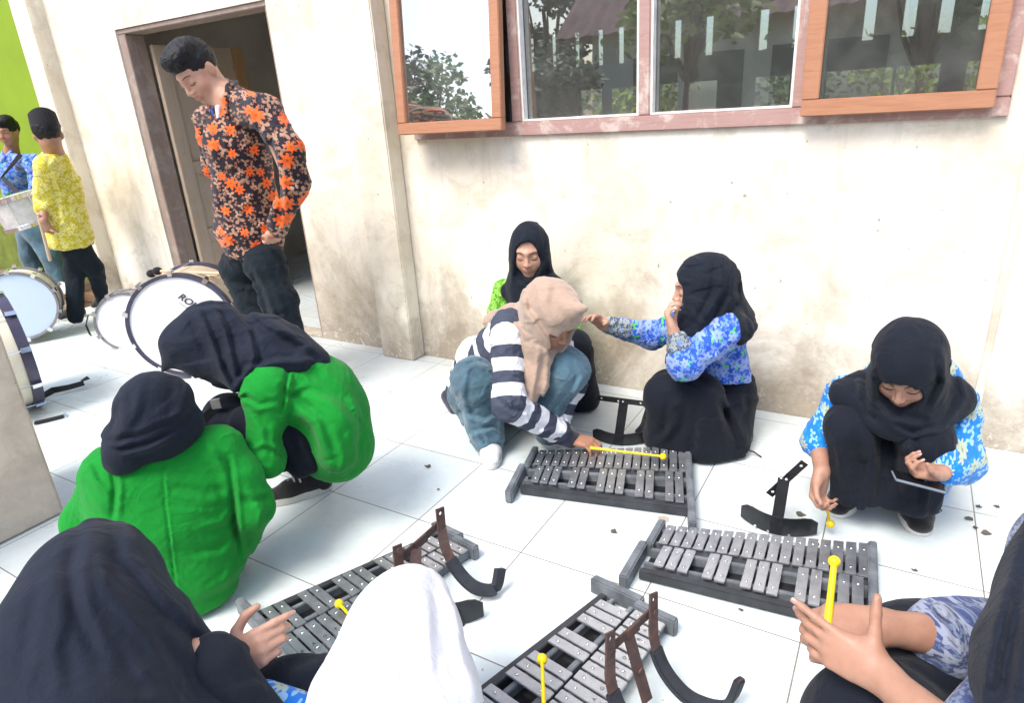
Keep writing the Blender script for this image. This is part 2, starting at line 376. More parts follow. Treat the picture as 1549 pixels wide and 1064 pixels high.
def sash(x0, x1, z0, z1, hinge, ang, label, glass, st, rail, tilt=0., out=0.):
    e = empty('window_sash', (hinge, WY - .024, z0)); tag(e, label, 'window sash')
    R = Matrix.Rotation(ang, 3, 'Z') @ Matrix.Rotation(tilt, 3, 'X'); T = Vector((hinge, WY - .024 - out, 0)) + Vector((0, 0, z0)) - R @ Vector((0, 0, z0))
    a, b = x0 - hinge, x1 - hinge
    mb = MB(); mb.box(a, b, -.04, 0, z0, z0 + rail, R=R, T=T); mb.build('bottom_rail', MAT['sash_wood'], e, bevel=.003)
    for p, q in ((a, a + st), (b - st, b)):
        mb = MB(); mb.box(p, q, -.04, 0, z0 + rail + .0005, z1, R=R, T=T); mb.build('stile', MAT['sash_wood'], e, bevel=.003)
    mb = MB(); mb.box(a + st + .001, b - st - .001, -.022, -.018, z0 + rail + .001, z1 - .05, R=R, T=T); mb.build('pane', glass, e)
    mb = MB(); mb.box(a + st, b - st, -.04, 0, z1 - .05, z1, R=R, T=T); mb.build('top_rail', MAT['sash_wood'], e, bevel=.003)
sash(-2.12, -1.55, 1.195, 2.5, -1.55, math.radians(1.2), 'small orange brown window sash swung slightly open, left beside the pilaster', MAT['glass_sky'], .048, .052, math.radians(-4.2), .075)
sash(-.355, .205, 1.195, 2.5, .205, math.radians(1.2), 'orange brown window sash with split bottom rail at the right end of the window', MAT['glass'], .055, .055)

# doorway: frame and the leaf that stands open into the room
df = empty('door_frame', (-3.75, WY + .05, 0)); tag(df, 'flaking dark brown door frame around the open doorway', 'door frame')
mb = MB(); mb.box(-4.449, -4.37, WY + .01, WY + .14, 0, 1.87); mb.build('jamb', MAT['doorframe_wood'], df, bevel=.004)
mb = MB(); mb.box(-3.065, -3.041, WY + .01, WY + .14, 0, 1.87); mb.build('jamb', MAT['doorframe_wood'], df, bevel=.004)
mb = MB(); mb.box(-4.449, -3.041, WY + .01, WY + .14, 1.8705, 1.899); mb.build('head', MAT['doorframe_wood'], df, bevel=.004)
dl = empty('door_leaf', (-4.34, WY + .15, .02)); tag(dl, 'panelled brown wooden door leaf standing open into the dark room', 'door')
X0, X1 = -4.36, -4.325; Ya, Yb = WY + .15, WY + .15 + .70
def dbox(a, b, c, d, nm, m=None, x0=X0, x1=X1): mb = MB(); mb.box(x0, x1, a, b, c, d); mb.build(nm, m or MAT['door_wood'], dl, bevel=.003)
dbox(Ya, Ya + .1, .01, 1.81, 'stile'); dbox(Yb - .1, Yb, .01, 1.81, 'stile', MAT['door_edge'])
for c, d in ((.01, .16), (.5, .6), (.98, 1.07), (1.69, 1.81)): dbox(Ya + .1005, Yb - .1005, c, d, 'rail')
for c, d in ((.1605, .4995), (.6005, .9795), (1.0705, 1.6895)): dbox(Ya + .1005, Yb - .1005, c, d, 'panel', None, X0 + .012, X1 - .012)
mb = MB(); mb.tube([(X1 + .03, Yb - .05, .90), (X1 + .03, Yb - .05, 1.0)], .008); mb.tube([(X1 - .001, Yb - .05, .91), (X1 + .03, Yb - .05, .91)], .006); mb.tube([(X1 - .001, Yb - .05, .99), (X1 + .03, Yb - .05, .99)], .006)
mb.build('handle', MAT['screw'], dl)

def solidify_text(to):
    """turn a text object into a plain mesh object of the same name"""
    dg = bpy.context.evaluated_depsgraph_get(); me = bpy.data.meshes.new_from_object(to.evaluated_get(dg)); nm = to.name
    if not me.materials: me.materials.append(MAT['black_metal'])
    o = bpy.data.objects.new('tmp', me); COL.objects.link(o); o.parent = to.parent; o.matrix_parent_inverse = to.matrix_parent_inverse.copy(); o.matrix_basis = to.matrix_basis.copy()
    bpy.data.objects.remove(to); o.name = nm; return o
# ------------------------------------------------------------------ glockenspiels
SCREW = {}
def glock(label, n0, n1, w0, w1, swirl=0):
    """n0,n1: narrow end at naturals / accidentals side; w0,w1 the same at the wide end (world xy)"""
    n0, n1, w0, w1 = (Vector((*p, 0)) for p in (n0, n1, w0, w1))
    c = (n0 + n1 + w0 + w1) / 4
    def P(s_, t_, z): a = n0.lerp(n1, t_); b = w0.lerp(w1, t_); q = a.lerp(b, s_); q.z = z; return q
    root = empty('glockenspiel', c); tag(root, label, 'glockenspiel', 'marching glockenspiels lying on the tiles')
    def slab(s0, s1, t0, t1, z0, z1, nm, m, bev=.002, taper=0, par=None):
        mb = MB(); pts = [(s0, t0), (s1, t0), (s1, t1), (s0, t1)]
        vs = [P(a, b, z0) for a, b in pts] + [P(a, b, z1) for a, b in pts]
        mb.add(vs, [(3, 2, 1, 0), (4, 5, 6, 7), (0, 1, 5, 4), (1, 2, 6, 5), (2, 3, 7, 6), (3, 0, 4, 7)])
        return mb.build(nm, m, par or root, bevel=bev)
    # narrow end: two boards lapped end to end; wide end: one straight board
    mb = MB()
    for s0, s1, t0, t1 in ((-.005, .035, -.03, .44), (-.035, .008, .40, 1.03)):
        vs = [P(a, b, z) for z in (0, .05) for a, b in ((s0, t0), (s1, t0), (s1, t1), (s0, t1))]
        mb.add(vs, [(3, 2, 1, 0), (4, 5, 6, 7), (0, 1, 5, 4), (1, 2, 6, 5), (2, 3, 7, 6), (3, 0, 4, 7)])
    mb.build('end_block', MAT['grey_wood'], root, bevel=.004)
    slab(.975, 1.015, -.03, 1.03, 0, .052, 'end_block', MAT['grey_wood'], .004)
    for t_, w_, z_, m_ in ((.10, .05, .034, 'grey_wood'), (.33, .045, .034, 'grey_wood'), (.46, .05, .036, 'grey_wood'), (.68, .045, .034, 'grey_wood'), (.80, .075, .034, 'black_wood')):
        slab(.03, .98, t_ - w_ / 2, t_ + w_ / 2, .006, z_, 'rail', MAT[m_])
    slab(.032, .976, .10, .80, .0035, .008, 'dark_gap_sheet', MAT['black_metal'], 0)  # black sheet filling the dark gaps between the rails
    names = 'GABCDEFGABCDEFGAB'
    nN = 17; sN = [.075 + .885 * i / (nN - 1) for i in range(nN)]
    hw = .885 / (nN - 1) * .405
    def bar(s_, t0, t1, note=None):
        tilt = random.uniform(-.003, .003)
        mb = MB(); pts = [(s_ - hw, t0), (s_ + hw, t0 + tilt), (s_ + hw, t1 + tilt), (s_ - hw, t1)]; z0, z1 = .038, .0455
        vs = [P(a, b, z0) for a, b in pts] + [P(a, b, z1) for a, b in pts]
        mb.add(vs, [(3, 2, 1, 0), (4, 5, 6, 7), (0, 1, 5, 4), (1, 2, 6, 5), (2, 3, 7, 6), (3, 0, 4, 7)])
        b = mb.build('tone_bar', MAT['bar'], root, bevel=.0012)
        for f in (.22, .80):
            q = P(s_, t0 + (t1 - t0) * f, .0465)
            if SCREW.get('o') is None: mb = MB(); mb.sphere((0, 0, 0), .0042, 8, 6, sc=(1, 1, .5)); sc_ = mb.build('screw', MAT['screw'], None, smooth=True); SCREW['o'] = sc_
            else: sc_ = SCREW['o'].copy(); COL.objects.link(sc_)
            sc_.parent = b; sc_.matrix_parent_inverse = Matrix.Translation(root.location).inverted() if False else Matrix(); sc_.location = q
        if note:
            tx = bpy.data.curves.new('note_mark', 'FONT'); tx.body = note; tx.size = .013; tx.align_x = 'CENTER'; tx.align_y = 'CENTER'; tx.extrude = .0002
            to = bpy.data.objects.new('note_mark', tx); COL.objects.link(to); tx.materials.append(MAT['black_metal'])
            q = P(s_, t0 + (t1 - t0) * .36, .0458); ax = P(s_, t1, 0) - P(s_, t0, 0)
            to.parent = b; to.matrix_parent_inverse = Matrix.Translation(root.location).inverted()
            to.matrix_parent_inverse = Matrix(); to.location = q; to.rotation_euler = (0, 0, math.atan2(ax.y, ax.x) + (0 if swirl else math.pi) - math.pi / 2); solidify_text(to)
    for i, s_ in enumerate(sN): bar(s_, .055 - .07 * s_, .385 - .01 * s_, names[i] if swirl else None)
    acc = [0.55, 1.55, 2.55, 4.55, 5.55, 7.55, 8.55, 9.55, 11.55, 12.55, 14.55, 15.55]
    for a in acc:
        s_ = .075 + .885 * a / (nN - 1); bar(s_, .415 - .03 * s_, .735 + .06 * s_)
    return root
def xy(px, py, z=.04): p = atZ(px, py, z); return (p.x, p.y)
glock('glockenspiel being played by the girl in the striped sweater', xy(806, 680), xy(773, 746), xy(1041, 678), xy(1049, 791))
glock('glockenspiel between the crouching phone girl and the foreground forearms', xy(996, 791), xy(948, 875), xy(1321, 827), xy(1325, 978))
glock('glockenspiel at lower left with an open hand over its wide end', (-.986, 1.327), (-1.177, 1.357), (-1.117, .747), (-1.454, .828), 1)
glock('glockenspiel at bottom centre running under the picture edge', (-.364, 1.303), (-.609, 1.341), (-.44, .67), (-.82, .75), 1)

# ------------------------------------------------------------------ carriers (harness brackets)
def arcplate(mb, c, ux, uy, uz, w, h, sag, th, n=12, mi=0, notch=.012):
    """curved belly plate: bows by sag along uy, cut corners on the top edge"""
    outer = []
    for side in (0, 1):
        row = []
        for i in range(n + 1):
            u_ = -1 + 2 * i / n
            off = sag * (u_ * u_) * -1 + (th if side else 0)
            hh = h * (1 - .35 * max(0, abs(u_) - .78) / .22)
            lo = h * .12 * u_ * u_
            row.append((c + ux * (u_ * w / 2) + uy * off + uz * lo, c + ux * (u_ * w / 2) + uy * off + uz * (hh - notch * (1 - u_ * u_))))
        outer.append(row)
    vs = [p for row in outer for pr in row for p in pr]; N = n + 1
    f = []
    for i in range(n):
        a = 2 * i; f.append((a, a + 2, a + 3, a + 1)); b = 2 * N + 2 * i; f.append((b, b + 1, b + 3, b + 2))
        f.append((a + 1, a + 3, b + 3, b + 1)); f.append((a, b, b + 2, a + 2))
    f.append((0, 1, 2 * N + 1, 2 * N)); f.append((2 * n, 2 * N + 2 * n, 2 * N + 2 * n + 1, 2 * n + 1))
    mb.add(vs, f, mi)
def holeplate(mb, p0, p1, wd, w, th, holes, mi=0):
    """flat steel strip p0->p1 with round holes cut through (fractions along)"""
    d = p1 - p0; L = d.length; d.normalize(); wd = wd.normalized(); nn = d.cross(wd).normalized(); wd = nn.cross(d)
    r = w * .2; cuts = sorted(holes); segs = []
    def quad(a0, a1, b0, b1):
        vs = [p0 + d * a + wd * b + nn * s for s in (-th / 2, th / 2) for a, b in ((a0, b0), (a1, b0), (a1, b1), (a0, b1))]
        mb.add(vs, [(3, 2, 1, 0), (4, 5, 6, 7), (0, 1, 5, 4), (1, 2, 6, 5), (2, 3, 7, 6), (3, 0, 4, 7)], mi)
    pos = 0
    for h in cuts:
        hc = h * L; a0, a1 = hc - w / 2, hc + w / 2
        if a0 > pos: quad(pos, a0, -w / 2, w / 2)
        n = 16; vs = []
        for s in (-th / 2, th / 2):
            for k in range(n):
                a = 2 * math.pi * k / n; ca, sa = math.cos(a), math.sin(a); m = w / 2 / max(abs(ca), abs(sa))
                vs.append(p0 + d * (hc + r * ca) + wd * (r * sa) + nn * s); vs.append(p0 + d * (hc + m * ca) + wd * (m * sa) + nn * s)
        f = []
        for k in range(n):
            k2 = (k + 1) % n; o = 2 * n
            f += [(2 * k, 2 * k + 1, 2 * k2 + 1, 2 * k2), (o + 2 * k, o + 2 * k2, o + 2 * k2 + 1, o + 2 * k + 1), (2 * k, 2 * k2, o + 2 * k2, o + 2 * k), (2 * k + 1, o + 2 * k + 1, o + 2 * k2 + 1, 2 * k2 + 1)]
        mb.add(vs, f, mi); pos = a1
    if pos < L: quad(pos, L, -w / 2, w / 2)
def bolt(mb, p, n, r=.007, mi=0):
    mb.tube([p, p + n * .004], r, 12, mi)
# black T-shaped carrier standing behind the played glockenspiel
b0 = atZ(935, 674); ux = Vector((.93, .22, 0)).normalized(); uy = Vector((ux.y, -ux.x, 0)); uz = Vector((0, 0, 1))
e = empty('instrument_carrier', b0); tag(e, 'black T shaped carrier bracket standing behind the played glockenspiel', 'carrier bracket', 'carrier brackets')
mb = MB(); arcplate(mb, b0 + uz * .001, ux, uy, uz, .215, .062, .035, .004); mb.build('belly_plate', MAT['black_metal'], e)
top = atY(944, 606, b0.y + .03); st0 = b0 + uz * .01 + uy * .008
mb = MB(); mb.ribbon([st0, st0.lerp(top, .5), top], ux, .036, .005); mb.build('stem', MAT['black_metal'], e, bevel=.001)
ta, tb_ = atY(905, 601, top.y - .01), atY(975, 610, top.y + .0); mb = MB(); holeplate(mb, ta + uy * .006, tb_ + uy * .006, uz, .022, .004, [.08, .92]); mb.build('crossbar', MAT['black_metal'], e)
mb = MB(); [bolt(mb, ta.lerp(tb_, f) + uy * .009, uy, .004) for f in (.45, .55)]; mb.build('bolt', MAT['screw'], e)
# second black carrier, with its bent arm
b0 = atZ(1172, 812); top = atY(1186, 724, b0.y + .05); ux = (atZ(1232, 818) - atZ(1116, 790)).normalized(); uy = Vector((ux.y, -ux.x, 0))
e = empty('instrument_carrier', b0); tag(e, 'black carrier bracket with one skewed arm in front of the phone girl', 'carrier bracket', 'carrier brackets')
mb = MB(); arcplate(mb, b0 + uz * .001 - uy * .012, ux, uy, uz, .225, .075, .04, .004); mb.build('belly_plate', MAT['black_metal'], e)
mb = MB(); mb.ribbon([b0 + uz * .012, b0.lerp(top, .5), top], ux, .034, .005); mb.build('stem', MAT['black_metal'], e, bevel=.001)
mb = MB(); aa = atY(1163, 751, top.y + .01); ab = atY(1217, 702, top.y + .03); holeplate(mb, aa - uy * .008, ab - uy * .008, uz, .024, .004, [.1, .9]); mb.build('arm', MAT['black_metal'], e)
mb = MB(); [bolt(mb, atY(x, y, top.y - .002) + uy * .003, uy, .004) for x, y in ((1182, 722), (1190, 724))]; [bolt(mb, b0 + ux * q + uz * .02 + uy * (.008 - q * q * 4), uy, .004) for q in (-.06, -.02, .04)]; mb.build('bolt', MAT['screw'], e)
# rusty carriers leaning over the two lower glockenspiels
def rusty(label, A, B, J, stem, plate=None):
    e = empty('instrument_carrier', J[len(J) - 3] * 1.0); e.location.z = 0; tag(e, label, 'carrier bracket', 'carrier brackets')
    d = (B - A).normalized(); off = A - B; out = Vector((d.y, -d.x, 0)).normalized()
    mb = MB(); mb.ribbon([A - out * .0, B], uz, .024, .005); mb.ribbon([A.lerp(B, .38) + out * .004, A.lerp(B, .66) + out * .004], uz, .027, .005); mb.build('crossbar', MAT['rust'], e, bevel=.001)
    mb = MB(); mb.ribbon([p - out * .004 for p in stem], d, .032, .005); mb.build('stem', MAT['rust'], e, bevel=.001)
    mb = MB(); bolt(mb, stem[0].lerp(stem[-1], .55) + out * .001, out, .008); [bolt(mb, p + out * .008, out, .009) for p in (A, B)]; mb.build('bolt', MAT['rust'], e)
    for o_ in (Vector((0, 0, 0)), off):
        P_ = [p + o_ for p in J]
        mb = MB(); holeplate(mb, P_[0] + out * .006, P_[1] + out * .006, d, .028, .005, [.25]); mb.build('upright', MAT['rust'], e)
        # smooth the hook curve
        C = []
        for i in range(1, len(P_) - 1):
            p0, p1, p2, p3 = P_[max(i - 1, 0)], P_[i], P_[i + 1], P_[min(i + 2, len(P_) - 1)]
            for k in range(5):
                t_ = k / 5; C.append(.5 * ((2 * p1) + (p2 - p0) * t_ + (2 * p0 - 5 * p1 + 4 * p2 - p3) * t_ * t_ + (3 * p1 - p0 - 3 * p2 + p3) * t_ ** 3))
        C.append(P_[-1])
        mb = MB(); mb.ribbon([p + out * .006 for p in C], d, .028, .005); h = mb.build('shoulder_hook', MAT['rust'], e)
        mb = MB(); mb.ribbon([p + out * .004 for p in C[7:]], d, .034, .017); mb.build('padding', MAT['pad'], h, bevel=.003)
    if plate is not None:
        mb = MB(); arcplate(mb, plate[0], plate[1], plate[2], uz, .21, .085, .04, .004); mb.build('belly_plate', MAT['black_metal'], e)
A, B = atZ(601, 850, .17), atZ(665, 793, .20)
J = [atZ(663, 768, .25), atZ(666, 800, .19), atZ(673, 832, .145), atZ(693, 866, .085), atZ(716, 888, .05), atZ(740, 893, .03), atZ(750, 885, .035), atZ(755, 860, .075)]
pc = atZ(702, 948)
rusty('rusty carrier with padded shoulder hooks over the lower left glockenspiel', A, B, J, [A.lerp(B, .45), A.lerp(B, .45) + Vector((.035, -.06, -.06)), A.lerp(B, .45) + Vector((.08, -.16, -.13))], (pc + Vector((-.055, -.02, 0)), Vector((.96, .28, 0)), Vector((.28, -.96, 0))))
A, B = atZ(921, 985, .20), atZ(986, 925, .20)
J = [atZ(985, 896, .245), atZ(985, 935, .19), atZ(986, 965, .155), atZ(998, 1003, .10), atZ(1018, 1034, .06), atZ(1045, 1058, .03), atZ(1085, 1070, .02), atZ(1104, 1056, .04), atZ(1117, 1027, .085)]
rusty('rusty carrier with padded shoulder hooks at the bottom centre of the photo', A, B, J, [A.lerp(B, .45), atZ(966, 1010, .13), atZ(982, 1064, .06)])

# ------------------------------------------------------------------ mallets
def mallet(label, grip, ball, r=.0045, rb=.0125):
    g_, b_ = Vector(grip), Vector(ball); e = empty('mallet', b_); tag(e, label, 'mallet', 'yellow glockenspiel mallets')
    mb = MB(); mb.tube([g_, g_.lerp(b_, .5), b_], [r * 1.3, r, r * .9], 10); mb.build('stick', MAT['yellow'], e, smooth=True)
    mb = MB(); mb.sphere(b_, rb, 20, 12); mb.build('ball_head', MAT['yellow'], e, smooth=True)

# ------------------------------------------------------------------ drums
def drum(label, c, n, R, dep, head, shell, hoop, group, lugs=10, logo=False, grp=True, spin=0.):
    """c centre of the struck head, n outward normal, the shell runs back along -n"""
    c, n = Vector(c), Vector(n).normalized(); a = n.cross(Vector((0, 0, 1))).normalized(); a = -a; b = n.cross(a).normalized()
    if b.z < 0: b = -b
    e = empty('drum', (c.x, c.y, c.z - R)); tag(e, label, 'drum', 'drums standing on the veranda floor')
    N = 64
    def ring(off, r): return [c + n * off + (a * math.cos(2 * math.pi * k / N) + b * math.sin(2 * math.pi * k / N)) * r for k in range(N)]
    def lathe(prof, nm, m, par=e):
        mb = MB(); vs = []; f = []
        for off, r in prof: vs += ring(off, r)
        P_ = len(prof)
        for i in range(P_):
            j = (i + 1) % P_
            for k in range(N): f.append((i * N + k, i * N + (k + 1) % N, j * N + (k + 1) % N, j * N + k))
        mb.add(vs, f); return mb.build(nm, m, par, smooth=True)
    lathe([(-.01, R * .955), (-dep + .01, R * .955), (-dep + .01, R * .93), (-.01, R * .93)], 'shell', shell)
    for off, sg in ((0, 1), (-dep, -1)):
        mb = MB(); vs = ring(off + sg * .000, R * .94) + ring(off + sg * .004, R * .5) + [c + n * (off + sg * .005)]
        f = [(k, (k + 1) % N, N + (k + 1) % N, N + k) for k in range(N)] + [(N + k, N + (k + 1) % N, 2 * N) for k in range(N)]
        mb.add(vs, f); mb.build('drumhead', head, e, smooth=True)
        lathe([(off + sg * .008, R * .935), (off + sg * .012, R), (off - sg * .035, R), (off - sg * .035, R * .965), (off + sg * .0, R * .935)], 'hoop', hoop)
    for k in range(lugs):
        an = 2 * math.pi * (k + .5) / lugs + spin; rad = a * math.cos(an) + b * math.sin(an)
        mb = MB(); mb.tube([c + rad * R * 1.02 + n * .012, c + rad * R * 1.02 - n * (dep + .012)], .0032, 6)
        mb.build('tension_rod', MAT['chrome'], e)
        for off in (0, -dep):
            q = c + rad * R * 1.012 + n * (off - .01); tg = rad.cross(n)
            mb = MB(); mb.ribbon([q - rad * .016 + n * .02, q + rad * .010 + n * .02, q + rad * .012 - n * .02], tg, .024, .006); mb.build('claw', MAT['chrome'], e, bevel=.001)
    if logo:
        pass
    return e, a, b, n, c
# main bass drum with the maker's lettering on its head
n1 = Vector((.60, -.80, .03)).normalized()
d1 = drum('large white bass drum with ROLLING lettering, in front of the doorway', atY(276, 493, 1.93), n1, .283, .33, MAT['drumhead'], MAT['shell_tan'], MAT['hoop'], '', 10)
e, a, b, n, c = d1
def lettering(par, body, pos, xd, n, size, m, bold=.0008):
    tx = bpy.data.curves.new('lettering', 'FONT'); tx.body = body; tx.size = size; tx.align_x = 'CENTER'; tx.align_y = 'CENTER'; tx.extrude = .0005; tx.offset = bold; tx.shear = .25
    to = bpy.data.objects.new('lettering', tx); COL.objects.link(to); tx.materials.append(m)
    xd = xd.normalized(); yd = n.cross(xd).normalized()
    to.matrix_world = Matrix(((xd.x, yd.x, n.x, pos.x), (xd.y, yd.y, n.y, pos.y), (xd.z, yd.z, n.z, pos.z), (0, 0, 0, 1)))
    loc = to.matrix_world.copy(); to.parent = par; to.matrix_parent_inverse = Matrix.Translation(par.location).inverted(); to.matrix_basis = loc
    return solidify_text(to)
def onhead(px, py): d = ray(px, py); t_ = (c - EYE).dot(n) / d.dot(n); return EYE + d * t_
p0, p1 = onhead(272, 447), onhead(312, 474)
xd = (p1 - p0).normalized(); mid = p0 + xd * .115
lettering(e, 'ROLLING', p0 + xd * .105 + n * .0065, xd, n, .052, MAT['black_wood'])
q = p0 + xd * .105 - n.cross(xd).normalized() * .034 + n * .006
mb = MB(); mb.ribbon([q - xd * .085, q + xd * .085], n.cross(xd), .002, .0008); mb.build('lettering_underline', MAT['black_wood'], e)
# felt beaters on top of it
for k, (x0_, y0_, x1_, y1_) in enumerate(((238, 410, 335, 414), (229, 414, 330, 417))):
    g0 = atY(x0_, y0_, 2.02 + .03 * k); g1 = atY(x1_, y1_, 2.12 + .03 * k)
    e2 = empty('drum_beater', g0); tag(e2, ('wooden beater with black felt head, the upper of the pair on the large bass drum', 'wooden beater with black felt head, the lower of the pair on the large bass drum')[k], 'beater', 'beaters on the bass drum')
    mb = MB(); mb.tube([g0, g1], .008, 10); mb.build('stick', MAT['stick'], e2, smooth=True)
    mb = MB(); mb.sphere(g0, .026, 16, 10, sc=(1, 1, .85)); mb.build('felt_head', MAT['felt'], e2, smooth=True)
# smaller drum behind it
n2 = Vector((.72, -.69, .12)).normalized(); c2 = atY(192, 487, 2.12)
d2 = drum('smaller white drum lying against the large bass drum, grey strap on its shell', c2, n2, .185, .22, MAT['drumhead'], MAT['drumhead'], MAT['hoop_grey'], '', 8)
mb = MB(); a2, b2 = d2[1], d2[2]
mb.ribbon([c2 - n2 * .10 + (a2 * math.cos(t_) + b2 * math.sin(t_)) * .196 for t_ in [math.radians(x) for x in range(80, 200, 8)]], -n2, .09, .004); mb.build('strap', MAT['hoop_grey'], d2[0])
mb = MB(); mb.ribbon([atY(x, y, 2.13) for x, y in ((133, 478), (130, 492), (136, 506), (150, 518), (168, 524))], n2, .022, .003); mb.build('strap', MAT['web'], d2[0])
# blue-headed drum and the near cream drum
drum('bass drum with pale blue head at the left picture edge near the boys', atY(27, 464, 1.86), Vector((.85, -.52, .05)), .225, .28, MAT['drumhead_blue'], MAT['shell'], MAT['hoop_grey'], '', 10)
cD = atY(10, 560, 1.32); nD = Vector((.24, .97, 0)).normalized(); cD.z = .30
d4 = drum('cream bass drum seen edge on beside the plaster column', Vector((-3.74, 1.36, .30)), nD, .29, .32, MAT['drumhead'], MAT['shell'], MAT['hoop'], '', 10, spin=.1)
for k, pts in enumerate((((62, 601), (80, 591), (105, 586), (126, 580), (131, 575), (127, 573)), ((52, 640), (70, 636), (98, 629)))):
    zz = .03 if k == 0 else .008
    mb = MB(); mb.ribbon([atZ(x, y, zz + (.012 if i > 3 else 0)) for i, (x, y) in enumerate(pts)], Vector((-.3, .9, .35)) if k == 0 else Vector((-.3, 1, 0)), .036, .004); mb.build('strap', MAT['web'], d4[0])
    mb = MB(); q0, q1 = atZ(*pts[-1], zz), atZ(*pts[-2], zz); dd = (q0 - q1).normalized(); mb.ribbon([q0 - dd * .004, q0 + dd * .008], Vector((-.3, .9, .1)), .042, .006); mb.build('buckle', MAT['chrome'], d4[0])
